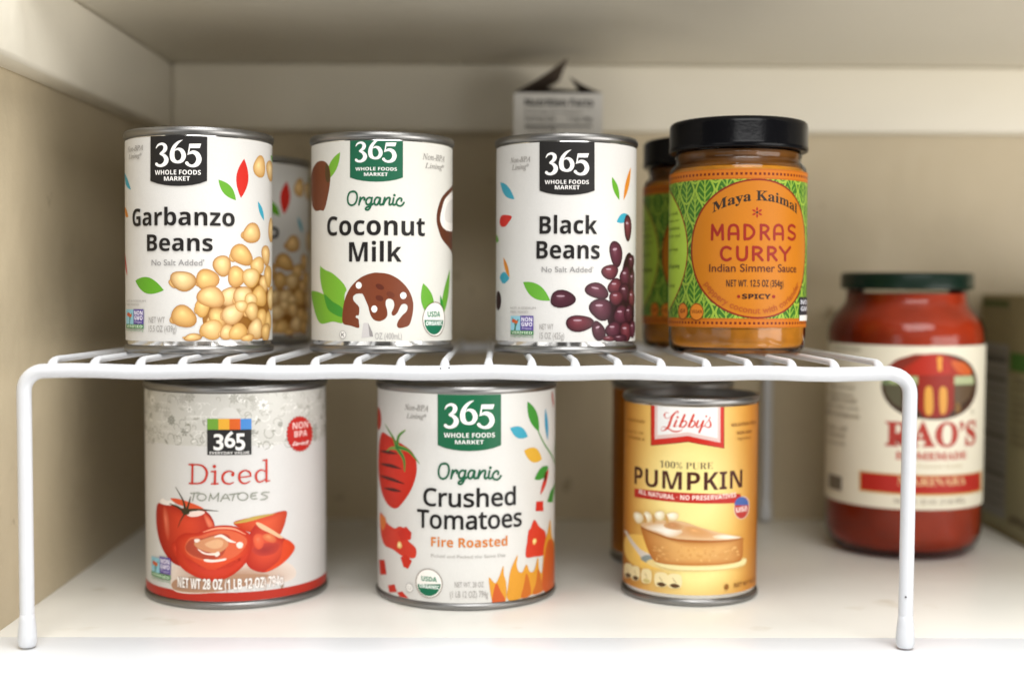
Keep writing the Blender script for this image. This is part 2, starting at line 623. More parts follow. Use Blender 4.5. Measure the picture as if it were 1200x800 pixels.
ART = {
'garbanzo': [
('L','picture',-48.64,92.18,-33.69,82.23,4.11,'#3a9db4'),
('L','picture',-48.6,73.98,-37.56,68.84,4.12,'#cf8224'),
('L','picture',17.41,86.58,26.67,76.81,5.2,'#5f9e28'),
('L','picture',31.57,97.91,29.55,78.16,7.42,'#c72a20'),
('L','picture',41.29,77.16,47.02,67.65,3.3,'#3a9db4'),
('L','picture',-29.3,36.35,-9.91,31.58,8.08,'#5f9e28'),
('L','picture',-48.64,51.79,-39.77,39.11,3.18,'#c72a20'),
('L','picture',57.26,102.03,64.91,99.47,3.2,'#5f9e28'),
('B','picture',27.37,20.76,12.7,13.21,0,'#8a5a20','#8a5a20'),
('B','picture',42.42,23.63,10.97,16.58,0,'#8a5a20','#8a5a20'),
('B','picture',14.74,17.81,5.37,7.7,0,'#94642a','#94642a'),
('B','picture',43.14,94.8,5.57,5.49,24,'#e6c184','#b5833f'),
('B','picture',56.99,94.14,7.92,5.11,0,'#e9ca92','#b5833f'),
('B','picture',31.65,59.32,2.32,1.99,-20,'#dfb87a','#a8743a'),
('B','picture',36.88,60.68,6.7,5.0,5,'#e6c184','#a8743a'),
('B','picture',58.68,63.26,6.21,6.76,-21,'#e9ca92','#b5833f'),
('B','picture',49.49,50.07,5.43,5.09,-3,'#e6c184','#a8743a'),
('B','picture',24.97,48.12,2.46,2.1,-20,'#dfb87a','#a8743a'),
('B','picture',30.21,49.49,6.79,5.28,-22,'#dfb672','#a8743a'),
('B','picture',41.39,44.6,5.73,4.41,17,'#e6c184','#b5833f'),
('B','picture',19.28,43.98,4.77,5.23,-21,'#e6c184','#9c6a30'),
('B','picture',7.69,35.64,2.15,2.21,-20,'#dfb87a','#a8743a'),
('B','picture',11.8,37.04,5.44,5.52,20,'#dfb672','#a8743a'),
('B','picture',-4.76,34.94,2.67,2.02,-20,'#dfb87a','#a8743a'),
('B','picture',0.06,36.23,6.45,5.05,-24,'#e9ca92','#9c6a30'),
('B','picture',26.83,38.61,5.29,5.12,-24,'#dfb672','#a8743a'),
('B','picture',36.11,38.3,5.9,5.17,-2,'#e9ca92','#b5833f'),
('B','picture',46.94,35.43,4.69,4.45,15,'#e6c184','#a8743a'),
('B','picture',52.5,39.4,5.77,5.6,25,'#dfb672','#b5833f'),
('B','picture',57.32,28.14,7.06,6.44,30,'#e9ca92','#b5833f'),
('B','picture',22.76,28.55,4.64,5.26,-26,'#e9ca92','#9c6a30'),
('B','picture',26.46,27.08,2.1,2.3,-20,'#dfb87a','#a8743a'),
('B','picture',30.88,28.48,5.74,5.77,4,'#e9ca92','#a8743a'),
('B','picture',37.75,27.5,2.11,2.2,-20,'#dfb87a','#a8743a'),
('B','picture',42.75,28.82,6.34,5.53,2,'#dfb672','#b5833f'),
('B','picture',6.7,22.0,1.44,1.96,-20,'#dfb87a','#a8743a'),
('B','picture',9.41,23.22,3.6,4.91,-22,'#dfb672','#b5833f'),
('B','picture',13.62,28.28,6.72,5.54,1,'#e6c184','#a8743a'),
('B','picture',35.79,26.86,4.33,3.92,-3,'#e9ca92','#b5833f'),
('B','picture',13.28,16.43,1.94,2.22,-20,'#dfb87a','#a8743a'),
('B','picture',17.06,17.78,4.99,5.56,9,'#dfb672','#9c6a30'),
('B','picture',20.07,18.75,2.44,2.1,-20,'#dfb87a','#a8743a'),
('B','picture',25.07,20.0,6.54,5.28,26,'#e9ca92','#a8743a'),
('B','picture',32.58,20.05,1.83,1.94,-20,'#dfb87a','#a8743a'),
('B','picture',36.51,21.19,5.09,4.87,-10,'#e6c184','#9c6a30'),
('B','picture',44.76,17.99,4.21,5.08,19,'#dfb672','#b5833f'),
('B','picture',51.87,15.38,5.04,5.77,-17,'#dfb672','#b5833f'),
('B','picture',29.69,23.82,3.73,3.12,-10,'#e9ca92','#b5833f'),
('B','picture',-4.35,17.17,2.54,2.27,-20,'#dfb87a','#a8743a'),
('B','picture',0.24,18.61,6.14,5.68,-23,'#dfb672','#a8743a'),
('B','picture',9.77,10.88,2.16,2.03,-20,'#dfb87a','#a8743a'),
('B','picture',13.93,12.11,5.51,5.09,-18,'#e6c184','#b5833f'),
('B','picture',18.56,9.88,1.64,1.48,-20,'#dfb87a','#a8743a'),
('B','picture',21.8,10.75,4.26,3.72,9,'#e6c184','#a8743a'),
('B','picture',27.73,10.92,5.39,4.21,29,'#dfb672','#b5833f'),
('B','picture',34.83,10.9,2.02,2.2,-20,'#dfb87a','#a8743a'),
('B','picture',39.37,12.14,5.83,5.52,-27,'#e9ca92','#a8743a'),
('B','picture',48.57,10.37,5.15,5.11,-13,'#dfb672','#9c6a30'),
('B','picture',33.56,7.77,4.49,1.88,10,'#dfb672','#a8743a'),
('B','picture',1.4,7.87,1.82,0.74,-20,'#dfb87a','#a8743a'),
('B','picture',4.78,8.33,4.51,1.84,4,'#e6c184','#9c6a30'),
('P','emblem',[(-17.05,109.39),(11.94,109.36),(11.78,85.79),(8.37,84.38),(4.98,83.6),(1.57,83.16),(-1.89,83.02),(-5.45,83.15),(-9.16,83.58),(-13.08,84.35),(-17.32,85.78)],'#211f1e'),
('K','emblem',[(-13.72,101.79),(-12.55,103.26),(-10.49,103.83),(-8.98,103.01),(-8.62,101.68),(-9.48,100.11),(-11.6,98.92),(-9.5,98.18),(-8.11,96.22),(-8.78,94.29),(-10.59,93.18),(-12.45,93.21),(-13.55,93.94)],[0.35,0.97,1.23,1.76,2.11,1.76,0.53,1.59,2.29,2.2,1.5,1.32,1.59],'#f2efeb',0),
('K','emblem',[(0.01,105.59),(-2.06,104.44),(-4.09,102.16),(-5.09,99.09),(-4.67,96.1),(-2.66,94.78),(-0.41,95.49),(0.63,97.95),(-0.37,100.41),(-2.26,101.19),(-3.66,100.41)],[0.18,1.14,1.84,2.37,2.28,1.32,1.84,2.19,1.93,1.05,0.26],'#f2efeb',0),
('K','emblem',[(2.5,98.5),(4.86,99.68),(7.03,98.75),(7.93,96.22),(6.91,93.91),(4.81,92.9),(2.97,93.41),(2.13,94.28)],[0.35,1.58,2.29,2.46,2.2,1.32,1.32,1.67],'#f2efeb',0),
('P','emblem',[(3.47,103.78),(8.99,103.99),(8.3,101.77),(3.45,101.67)],'#f2efeb'),
('P','emblem',[(3.38,103.78),(3.97,103.79),(3.18,98.68),(2.5,98.5)],'#f2efeb'),
('T','emblem','𝗪𝗛𝗢𝗟𝗘 𝗙𝗢𝗢𝗗𝗦',-14.44,8.81,88.63,2.28,'#f2efeb',-0.006,0),
('T','emblem','𝗠𝗔𝗥𝗞𝗘𝗧',-9.39,3.58,85.6,2.13,'#f2efeb',-0.006,0),
('T','lettering','𝑁𝑜𝑛-𝐵𝑃𝐴',-37.0,-22.15,101.25,2.61,'#8d8882',0.004,0),
('T','lettering','𝐿𝑖𝑛𝑖𝑛𝑔*',-35.3,-23.11,97.71,2.3,'#8d8882',0.004,0),
('T','lettering','𝗚𝗮𝗿𝗯𝗮𝗻𝘇𝗼',-31.27,25.72,63.71,8.68,'#1c1918',0,0),
('T','lettering','𝗕𝗲𝗮𝗻𝘀',-19.56,14.41,51.04,8.24,'#1c1918',0,0),
('T','lettering',"No Salt Added'",-16.64,10.29,43.86,2.9,'#8f8d8c',0,0),
('T','lettering','NOT A SODIUM',-39.68,-20.73,25.8,0.93,'#a09c98',0,0),
('T','lettering','FREE FOOD',-39.75,-25.66,23.87,0.94,'#a09c98',0,0),
('T','lettering','NET WT',-18.56,-9.22,15.4,2.93,'#9c9894',0,0),
('T','lettering','15.5 OZ (439g)',-18.61,-3.26,10.99,3.23,'#9c9894',0,0),
('P','emblem',[(-40.67,14.33),(-30.55,14.33),(-30.55,21.91),(-40.67,21.91)],'#8fc3d4'),
('P','emblem',[(-30.55,14.6),(-22.15,14.6),(-22.15,22.11),(-30.55,22.11)],'#5b4a94'),
('P','emblem',[(-40.9,12.37),(-22.22,12.37),(-22.22,14.5),(-40.9,14.5)],'#3f7f4a'),
('K','emblem',[(-35.47,14.3),(-34.92,17.53),(-37.89,20.86)],[0.86,0.69,0.35],'#3c6e50',0),
('K','emblem',[(-34.96,16.07),(-32.16,20.04)],0.52,'#3c6e50',0),
('B','emblem',-36.53,19.34,2.33,0.97,0,'#c2512c','#c2512c'),
('B','emblem',-34.1,18.82,1.73,0.87,0,'#c8622f','#c8622f'),
('T','emblem','𝗡𝗢𝗡',-29.67,-22.77,19.22,2.12,'#e8e4f0',0.01,0),
('T','emblem','𝗚𝗠𝗢',-29.72,-22.8,16.72,2.12,'#e8e4f0',0.01,0),
('T','emblem','Project',-29.25,-23.21,15.17,1.06,'#cfc8e4',0,0),
('T','emblem','𝗩𝗘𝗥𝗜𝗙𝗜𝗘𝗗',-39.12,-22.85,12.76,1.35,'#d8e8d0',0,0),
('T','emblem','nongmoproject.org',-41.01,-22.25,11.12,0.77,'#6f9a74',0,0),
],
'coconut': [
('L','picture',-29.24,87.97,-19.52,102.19,5.58,'#74ab34'),
('S','picture',[(-33.55,98.75),(-28.23,96.59),(-26.15,91.08),(-27.33,82.63),(-30.85,73.75),(-34.92,73.41),(-41.96,73.84),(-50.83,80.27),(-53.63,90.34),(-41.74,97.42)],'#713d22'),
('S','picture',[(-29.71,96.98),(-27.28,94.22),(-26.38,88.78),(-28.26,87.31),(-30.25,90.5)],'#4f3a1c'),
('S','picture',[(52.8,87.17),(41.19,82.03),(36.55,76.3),(34.78,69.96),(36.06,64.52),(40.64,58.35),(52.37,53.51),(59.78,52.36),(59.61,70.2),(59.78,87.16)],'#5a2f1c'),
('S','picture',[(54.78,85.05),(43.61,80.58),(39.65,74.87),(37.93,69.61),(39.69,65.9),(44.85,63.85),(55.14,63.86),(59.78,65.33),(59.61,75.05),(59.78,84.74)],'#f0ece5'),
('S','picture',[(54.85,80.88),(46.92,78.38),(43.28,74.24),(42.58,70.26),(45.65,68.32),(55.06,68.36),(59.82,71.8),(59.82,79.89)],'#dcd8d2'),
('S','picture',[(-24.26,40.63),(-30.0,42.53),(-33.92,44.17),(-34.79,44.72),(-35.04,39.22),(-32.43,31.53),(-24.32,19.62),(-17.72,16.48),(-16.73,29.54),(-15.59,32.27),(-18.0,36.05)],'#74ab34'),
('S','picture',[(-50.41,31.28),(-35.09,30.94),(-24.3,26.72),(-17.71,23.01),(-17.53,15.67),(-24.33,16.06),(-35.18,15.19),(-44.06,23.55)],'#74ab34'),
('S','picture',[(-30.98,29.9),(-24.3,26.28),(-18.16,23.11),(-17.91,18.66),(-22.84,19.65),(-28.32,22.81)],'#3f8c30'),
('S','picture',[(-17.72,15.4),(-17.9,21.38),(-16.42,27.92),(-13.02,33.92),(-7.8,38.54),(-2.28,40.73),(1.5,41.02),(6.89,40.23),(12.37,37.28),(16.94,32.4),(19.32,26.95),(19.45,22.05),(18.43,17.16),(17.07,14.35),(14.64,13.4),(12.1,12.99),(10.82,13.98),(11.27,16.42),(13.5,19.39),(15.79,21.54),(16.36,23.98),(15.21,25.24),(13.5,25.08),(12.38,23.73),(11.27,21.3),(9.89,19.68),(8.52,19.41),(7.97,20.77),(9.06,23.2),(9.34,25.37),(8.52,27.26),(6.62,27.91),(5.16,26.99),(5.0,24.83),(5.7,22.12),(5.8,19.42),(4.45,17.52),(1.76,16.44),(-0.94,17.24),(-2.56,19.4),(-3.38,22.09),(-3.93,24.25),(-5.58,28.03),(-6.41,29.64),(-7.25,30.45),(-10.09,30.26),(-11.84,28.78),(-11.55,26.89),(-9.81,25.01),(-8.67,23.67),(-8.5,22.05),(-8.79,19.61),(-10.11,19.32),(-10.4,18.34),(-8.96,17.44),(-8.68,15.55),(-8.8,13.05),(-13.06,14.07)],'#713820'),
('B','picture',-8.84,34.6,1.6,1.73,0,'#ebe8e2','#ebe8e2'),
('B','picture',14.08,29.53,1.7,1.74,0,'#ebe8e2','#ebe8e2'),
('B','picture',-0.77,22.65,1.52,1.78,0,'#ebe8e2','#ebe8e2'),
('B','picture',2.04,33.9,2.26,1.3,-25,'#562416','#562416'),
('B','picture',1.87,28.17,2.05,1.4,-22,'#5a2718','#5a2718'),
('B','picture',7.44,29.97,2.17,1.51,-25,'#65301d','#65301d'),
('P','picture',[(-6.26,15.58),(-3.93,15.6),(-2.84,13.44),(-1.65,10.74),(-1.32,8.58),(-7.39,7.98)],'#c4bfbd'),
('P','picture',[(-3.93,15.6),(-2.84,13.44),(-1.65,10.74),(-1.32,8.58),(-3.12,8.83)],'#8f8a88'),
('L','picture',25.35,35.93,31.53,17.47,8.2,'#63a032'),
('L','picture',49.86,43.42,38.59,17.29,6.18,'#63a032'),
('L','picture',38.04,30.07,41.86,17.2,2.77,'#2f8a32'),
('P','emblem',[(-13.57,109.93),(13.72,110.09),(13.73,89.3),(10.29,88.1),(6.92,87.43),(3.6,87.05),(0.27,86.91),(-3.07,87.01),(-6.47,87.35),(-9.97,87.98),(-13.61,89.15)],'#1a5c41'),
('K','emblem',[(-10.41,104.84),(-9.43,106.13),(-7.67,106.65),(-6.35,105.94),(-6.02,104.77),(-6.76,103.39),(-8.59,102.33),(-6.77,101.68),(-5.53,99.97),(-6.11,98.27),(-7.68,97.28),(-9.27,97.3),(-10.21,97.93)],[0.31,0.85,1.08,1.55,1.86,1.55,0.46,1.39,2.01,1.94,1.32,1.16,1.39],'#f2efeb',0),
('K','emblem',[(1.78,108.25),(-0.13,107.23),(-1.97,105.22),(-2.86,102.51),(-2.46,99.88),(-0.62,98.72),(1.45,99.36),(2.41,101.53),(1.46,103.69),(-0.29,104.37),(-1.57,103.67)],[0.15,1.01,1.62,2.09,2.01,1.16,1.62,1.93,1.7,0.93,0.23],'#f2efeb',0),
('K','emblem',[(4.15,102.02),(6.38,103.07),(8.47,102.26),(9.35,100.04),(8.39,98.0),(6.38,97.1),(4.63,97.54),(3.84,98.3)],[0.31,1.39,2.01,2.17,1.94,1.16,1.16,1.47],'#f2efeb',0),
('P','emblem',[(5.03,106.68),(10.32,106.89),(9.68,104.93),(5.03,104.82)],'#f2efeb'),
('P','emblem',[(4.95,106.68),(5.51,106.69),(4.79,102.19),(4.15,102.02)],'#f2efeb'),
('T','emblem','𝗪𝗛𝗢𝗟𝗘 𝗙𝗢𝗢𝗗𝗦',-10.58,10.57,92.56,1.68,'#f2efeb',-0.006,0),
('T','emblem','𝗠𝗔𝗥𝗞𝗘𝗧',-6.08,5.93,89.81,1.68,'#f2efeb',-0.006,0),
('T','lettering','𝑁𝑜𝑛-𝐵𝑃𝐴',24.72,41.77,99.14,3.11,'#8d8882',0.004,0),
('T','lettering','𝐿𝑖𝑛𝑖𝑛𝑔*',26.26,41.13,94.83,2.64,'#8d8882',0.004,0),
('K','lettering',[(-11.2,81.99),(-13.57,81.71),(-14.8,79.3),(-14.55,76.44),(-12.94,75.14),(-10.9,75.83),(-9.76,78.1),(-9.82,80.66),(-10.89,81.95),(-12.3,82.12)],0.94,'#1d5a3e',0),
('K','lettering',[(-7.94,78.99),(-8.37,76.95),(-8.67,75.3)],0.94,'#1d5a3e',0),
('K','lettering',[(-8.55,76.09),(-7.56,78.14),(-6.36,78.99),(-5.69,78.5),(-5.92,77.73)],0.94,'#1d5a3e',0),
('K','lettering',[(-2.07,78.5),(-3.29,78.92),(-4.45,78.21),(-5.04,76.79),(-4.46,75.45),(-3.29,75.57),(-2.42,76.65),(-1.9,78.87)],0.94,'#1d5a3e',0),
('K','lettering',[(-1.96,78.64),(-2.42,75.79),(-2.86,73.94),(-4.02,72.72),(-5.16,73.0),(-4.75,73.94),(-3.29,74.51),(-1.27,75.8)],0.94,'#1d5a3e',0),
('K','lettering',[(2.11,78.72),(0.51,78.93),(-0.55,77.65),(-0.69,76.08),(0.02,75.23),(1.17,75.95),(2.28,78.78),(1.94,76.1),(2.45,75.25),(3.6,75.94)],0.94,'#1d5a3e',0),
('K','lettering',[(4.46,78.91),(4.03,77.26),(3.65,75.21),(4.46,76.98),(5.6,78.56),(6.69,79.0),(7.09,78.38),(6.69,76.15),(7.09,75.3),(8.19,75.89)],0.94,'#1d5a3e',0),
('K','lettering',[(9.0,78.81),(8.54,76.18),(9.12,75.28),(10.37,76.07)],0.94,'#1d5a3e',0),
('K','lettering',[(12.88,77.41),(13.06,78.41),(12.14,78.88),(10.96,77.94),(10.37,76.5),(10.96,75.23),(12.44,74.92),(13.63,75.66),(14.32,76.7)],0.94,'#1d5a3e',0),
('B','lettering',9.35,80.24,0.65,0.64,0,'#1d5a3e','#1d5a3e'),
('T','lettering','𝗖𝗼𝗰𝗼𝗻𝘂𝘁',-28.36,26.31,60.0,9.8,'#1c1918',0,0),
('T','lettering','𝗠𝗶𝗹𝗸',-14.03,13.11,46.66,9.82,'#1c1918',0,0),
('T','lettering','OZ (400mL)',-0.39,13.29,7.39,3.25,'#a9a5a2',0,0),
('B','emblem',-17.71,9.45,2.03,2.02,0,'#8a8683','#8a8683'),
('B','emblem',-17.7,9.45,1.77,1.79,0,'#ebe8e2','#ebe8e2'),
('T','emblem','𝗞',-18.6,-16.76,8.52,1.86,'#6a6663',0,0),
('B','emblem',33.75,17.39,8.72,8.97,0,'#6a4a38','#6a4a38'),
('B','emblem',33.61,17.39,8.24,8.56,0,'#eeebe4','#eeebe4'),
('P','emblem',[(40.79,16.81),(40.55,15.12),(39.84,13.54),(38.75,12.13),(37.37,10.98),(35.81,10.13),(34.17,9.63),(32.54,9.49),(30.98,9.73),(29.57,10.33),(28.34,11.26),(27.34,12.47),(26.61,13.91),(26.15,15.51),(26.0,17.17)],'#17694a'),
('T','emblem','𝗨𝗦𝗗𝗔',28.0,37.78,18.64,2.87,'#2a7a5a',0.02,0),
('T','emblem','𝗢𝗥𝗚𝗔𝗡𝗜𝗖',27.0,39.46,14.34,2.15,'#e9efe9',0.02,0),
],
'blackbean': [
('L','picture',-46.15,89.2,-31.55,79.5,5.4,'#3a9db4'),
('L','picture',-58.72,61.38,-48.36,58.71,3.89,'#5f9e28'),
('L','picture',-41.65,49.84,-35.47,39.23,3.17,'#cf8224'),
('L','picture',-46.5,39.5,-35.47,38.76,6.08,'#3a9db4'),
('L','picture',23.36,90.77,28.79,79.21,3.71,'#5f9e28'),
('L','picture',39.82,97.06,32.37,79.36,3.77,'#cf8224'),
('L','picture',26.84,67.92,36.7,72.17,4.67,'#3a9db4'),
('L','picture',-25.31,36.79,-9.85,27.3,7.18,'#63a436'),
('S','picture',[(-46.88,69.04),(-44.17,71.64),(-38.57,71.76),(-33.65,70.65),(-36.24,67.9),(-39.77,65.8),(-44.96,66.27)],'#c72a20'),
('B','picture',-49.12,27.14,5.02,5.14,0,'#2d1a1e','#2d1a1e'),
('B','picture',34.05,20.95,13.53,14.17,0,'#2b1519','#2b1519'),
('B','picture',38.7,33.49,8.29,19.0,0,'#2b1519','#2b1519'),
('B','picture',37.01,65.39,4.42,6.61,0,'#6b3038','#2e141b'),
('B','picture',35.86,67.68,1.33,0.66,0,'#a88a94','#a88a94'),
('B','picture',26.74,51.53,4.97,6.56,10,'#5a2a38','#341a20'),
('B','picture',25.65,53.81,1.54,0.65,10,'#a88a94','#a88a94'),
('B','picture',41.77,47.77,4.61,4.13,0,'#4e2430','#2e141b'),
('B','picture',40.38,49.2,1.33,0.41,0,'#a88a94','#a88a94'),
('B','picture',22.62,42.14,5.47,4.05,0,'#6b3038','#341a20'),
('B','picture',21.48,43.55,1.7,0.4,0,'#a88a94','#a88a94'),
('B','picture',34.75,39.82,5.18,5.52,0,'#5a2a38','#2e141b'),
('B','picture',33.41,41.75,1.56,0.55,0,'#a88a94','#a88a94'),
('B','picture',42.99,38.23,4.57,5.58,0,'#4e2430','#341a20'),
('B','picture',41.54,40.18,1.3,0.56,0,'#a88a94','#a88a94'),
('B','picture',26.36,34.65,5.6,4.07,0,'#6b3038','#2e141b'),
('B','picture',25.12,36.07,1.72,0.41,0,'#a88a94','#a88a94'),
('B','picture',14.73,32.34,6.64,4.19,-10,'#5a2a38','#341a20'),
('B','picture',13.45,33.81,2.08,0.42,-10,'#a88a94','#a88a94'),
('B','picture',34.01,31.94,5.31,4.73,0,'#4e2430','#2e141b'),
('B','picture',32.65,33.6,1.6,0.47,0,'#a88a94','#a88a94'),
('B','picture',27.02,28.85,5.02,3.92,0,'#6b3038','#341a20'),
('B','picture',25.93,30.23,1.55,0.39,0,'#a88a94','#a88a94'),
('B','picture',17.19,23.01,6.92,5.6,0,'#5a2a38','#2e141b'),
('B','picture',15.79,24.97,2.15,0.56,0,'#a88a94','#a88a94'),
('B','picture',-3.48,28.13,6.85,4.33,0,'#4e2430','#341a20'),
('B','picture',-4.48,29.63,2.18,0.43,0,'#a88a94','#a88a94'),
('B','picture',42.37,28.67,4.83,5.58,0,'#6b3038','#2e141b'),
('B','picture',40.84,30.63,1.38,0.56,0,'#a88a94','#a88a94'),
('B','picture',31.07,20.16,6.29,4.73,0,'#5a2a38','#341a20'),
('B','picture',29.48,21.83,1.89,0.47,0,'#a88a94','#a88a94'),
('B','picture',38.47,20.79,5.19,4.77,0,'#4e2430','#2e141b'),
('B','picture',37.0,22.48,1.53,0.48,0,'#a88a94','#a88a94'),
('B','picture',5.33,15.77,7.0,4.49,0,'#6b3038','#341a20'),
('B','picture',4.15,17.35,2.21,0.45,0,'#a88a94','#a88a94'),
('B','picture',25.05,12.43,5.4,4.39,0,'#5a2a38','#2e141b'),
('B','picture',23.88,13.98,1.67,0.44,0,'#a88a94','#a88a94'),
('B','picture',15.56,11.82,3.53,5.61,20,'#4e2430','#341a20'),
('B','picture',14.93,13.79,1.12,0.56,20,'#a88a94','#a88a94'),
('B','picture',35.57,11.36,6.36,5.07,0,'#6b3038','#2e141b'),
('B','picture',33.77,13.16,1.87,0.51,0,'#a88a94','#a88a94'),
('B','picture',43.93,12.67,4.97,4.81,0,'#5a2a38','#341a20'),
('B','picture',42.23,14.37,1.38,0.48,0,'#a88a94','#a88a94'),
('B','picture',29.95,8.06,6.3,2.05,0,'#4e2430','#2e141b'),
('B','picture',28.4,8.8,1.9,0.2,0,'#a88a94','#a88a94'),
('B','picture',21.81,7.96,3.98,1.57,0,'#6b3038','#341a20'),
('B','picture',21.05,8.52,1.25,0.16,0,'#a88a94','#a88a94'),
('P','emblem',[(-15.86,108.58),(12.57,108.62),(12.78,83.29),(9.08,82.02),(5.49,81.32),(1.99,80.92),(-1.48,80.79),(-4.95,80.9),(-8.45,81.28),(-12.02,81.96),(-15.71,83.21)],'#211f1e'),
('K','emblem',[(-12.35,99.89),(-11.35,101.31),(-9.54,101.87),(-8.16,101.08),(-7.81,99.81),(-8.57,98.29),(-10.46,97.13),(-8.56,96.42),(-7.26,94.54),(-7.85,92.68),(-9.47,91.6),(-11.12,91.62),(-12.09,92.32)],[0.34,0.93,1.19,1.7,2.04,1.7,0.51,1.53,2.21,2.12,1.44,1.27,1.53],'#f2efeb',0),
('K','emblem',[(0.35,103.59),(-1.66,102.48),(-3.58,100.28),(-4.49,97.32),(-4.05,94.44),(-2.1,93.17),(0.08,93.85),(1.08,96.23),(0.05,98.59),(-1.81,99.35),(-3.15,98.59)],[0.17,1.1,1.78,2.29,2.2,1.27,1.78,2.12,1.86,1.02,0.25],'#f2efeb',0),
('K','emblem',[(2.93,96.76),(5.32,97.89),(7.57,97.0),(8.56,94.57),(7.52,92.34),(5.36,91.36),(3.48,91.85),(2.62,92.68)],[0.34,1.53,2.2,2.37,2.12,1.27,1.27,1.61],'#f2efeb',0),
('P','emblem',[(3.83,101.85),(9.56,102.06),(8.87,99.92),(3.85,99.82)],'#f2efeb'),
('P','emblem',[(3.75,101.85),(4.35,101.86),(3.61,96.93),(2.93,96.76)],'#f2efeb'),
('T','emblem','𝗪𝗛𝗢𝗟𝗘 𝗙𝗢𝗢𝗗𝗦',-12.93,9.61,86.46,1.99,'#f2efeb',-0.006,0),
('T','emblem','𝗠𝗔𝗥𝗞𝗘𝗧',-7.68,4.85,83.7,1.99,'#f2efeb',-0.006,0),
('T','lettering','𝑁𝑜𝑛-𝐵𝑃𝐴',-34.61,-20.99,98.29,2.64,'#8d8882',0.004,0),
('T','lettering','𝐿𝑖𝑛𝑖𝑛𝑔*',-33.33,-21.87,94.56,2.64,'#8d8882',0.004,0),
('T','lettering','𝗕𝗹𝗮𝗰𝗸',-15.58,14.33,61.29,8.91,'#1c1918',0,0),
('T','lettering','𝗕𝗲𝗮𝗻𝘀',-17.19,15.84,48.66,8.93,'#1c1918',0,0),
('T','lettering',"No Salt Added'",-14.3,12.28,41.73,2.78,'#8f8d8c',0,0),
('T','lettering','NOT A SODIUM',-34.05,-17.54,22.88,1.09,'#a09c98',0,0),
('T','lettering','FREE FOOD',-34.04,-21.97,20.79,1.1,'#a09c98',0,0),
('T','lettering','NET WT',-15.28,-8.02,12.55,2.79,'#9c9894',0,0),
('T','lettering','15 OZ (425g)',-15.25,-2.54,7.78,3.41,'#9c9894',0,0),
('P','emblem',[(-33.75,11.7),(-26.77,11.7),(-26.77,19.31),(-33.75,19.31)],'#8fc3d4'),
('P','emblem',[(-26.77,11.93),(-18.71,11.93),(-18.71,19.49),(-26.77,19.49)],'#5b4a94'),
('P','emblem',[(-33.71,9.71),(-18.68,9.71),(-18.68,11.85),(-33.71,11.85)],'#3f7f4a'),
('K','emblem',[(-30.55,11.68),(-30.24,14.92),(-32.32,18.27)],[1.17,0.93,0.47],'#3c6e50',0),
('K','emblem',[(-30.23,13.45),(-28.16,17.41)],0.7,'#3c6e50',0),
('B','emblem',-31.3,16.74,1.54,0.98,0,'#c2512c','#c2512c'),
('B','emblem',-29.62,16.2,1.3,0.88,0,'#c8622f','#c8622f'),
('T','emblem','𝗡𝗢𝗡',-26.02,-19.37,16.58,2.13,'#e8e4f0',0.01,0),
('T','emblem','𝗚𝗠𝗢',-26.01,-19.35,14.07,2.13,'#e8e4f0',0.01,0),
('T','emblem','Project',-25.55,-19.74,12.51,1.07,'#cfc8e4',0,0),
('T','emblem','𝗩𝗘𝗥𝗜𝗙𝗜𝗘𝗗',-32.79,-19.33,10.1,1.36,'#d8e8d0',0,0),
('T','emblem','nongmoproject.org',-33.69,-18.67,8.44,0.78,'#6f9a74',0,0),
],
'diced': [
('G','picture',[(-28.65,20.7),(-24.84,23.55),(-8.38,25.55),(13.7,25.34),(29.99,25.48),(40.18,20.82),(43.26,15.41),(37.2,12.32),(13.63,12.53),(-7.68,8.79),(-27.67,9.12)],2.77,16.12,'#a87e62','#e0d2c6',1.8),
('S','picture',[(-25.98,14.57),(-7.61,18.39),(13.66,18.93),(26.53,17.01),(13.63,12.53),(-7.68,9.19),(-26.58,9.25)],'#ab8469'),
('G','picture',[(-40.67,53.15),(-34.87,55.07),(-28.25,54.95),(-20.55,53.6),(-13.25,54.84),(-7.35,53.08),(-3.33,48.79),(-2.17,43.24),(-5.05,32.83),(-12.63,24.55),(-21.82,22.25),(-30.31,25.34),(-37.96,33.22),(-41.66,43.27)],-16.88,45.86,'#cf452a','#9c1f10',1.3),
('G','picture',[(-8.19,51.06),(-5.74,50.34),(-2.95,46.41),(-2.57,43.23),(-4.18,42.41),(-6.59,45.54)],-5.36,46.37,'#dd7a5a','#c03a22',1.6),
('B','picture',-31.95,44.52,2.68,8.88,8,'#d4674a','#b8331c'),
('B','picture',-23.89,30.9,4.09,4.82,25,'#c4381f','#b02a16'),
('S','picture',[(-28.77,58.11),(-22.45,58.25),(-14.99,56.74),(-8.17,53.85),(-15.92,51.91),(-19.58,54.47),(-24.5,55.69)],'#d4532f'),
('S','picture',[(-37.62,54.75),(-35.5,57.42),(-31.7,56.62),(-27.67,57.01),(-25.54,55.2),(-31.13,54.26)],'#eee6df'),
('S','picture',[(-17.75,50.6),(-13.26,52.85),(-7.36,52.28),(-9.87,50.21),(-15.05,49.33)],'#e8cfc4'),
('K','picture',[(-18.67,51.33),(-21.58,47.12),(-23.61,42.95)],[0.96,0.64,0.24],'#3b3420',0),
('K','picture',[(-18.67,51.73),(-20.03,57.63),(-24.92,64.46)],[2.08,0.96,0.32],'#3b3420',0),
('K','picture',[(-18.2,51.77),(-16.79,55.44),(-15.41,59.91)],[1.92,1.12,0.48],'#3b3420',0),
('K','picture',[(-17.74,52.59),(-9.84,53.39),(-0.13,52.79)],[1.76,0.96,0.24],'#3b3420',0),
('K','picture',[(-19.61,52.07),(-24.0,54.13),(-29.37,55.25)],[1.6,1.12,0.48],'#3b3420',0),
('B','picture',-18.53,51.75,2.42,1.6,0,'#3a341f','#3a341f'),
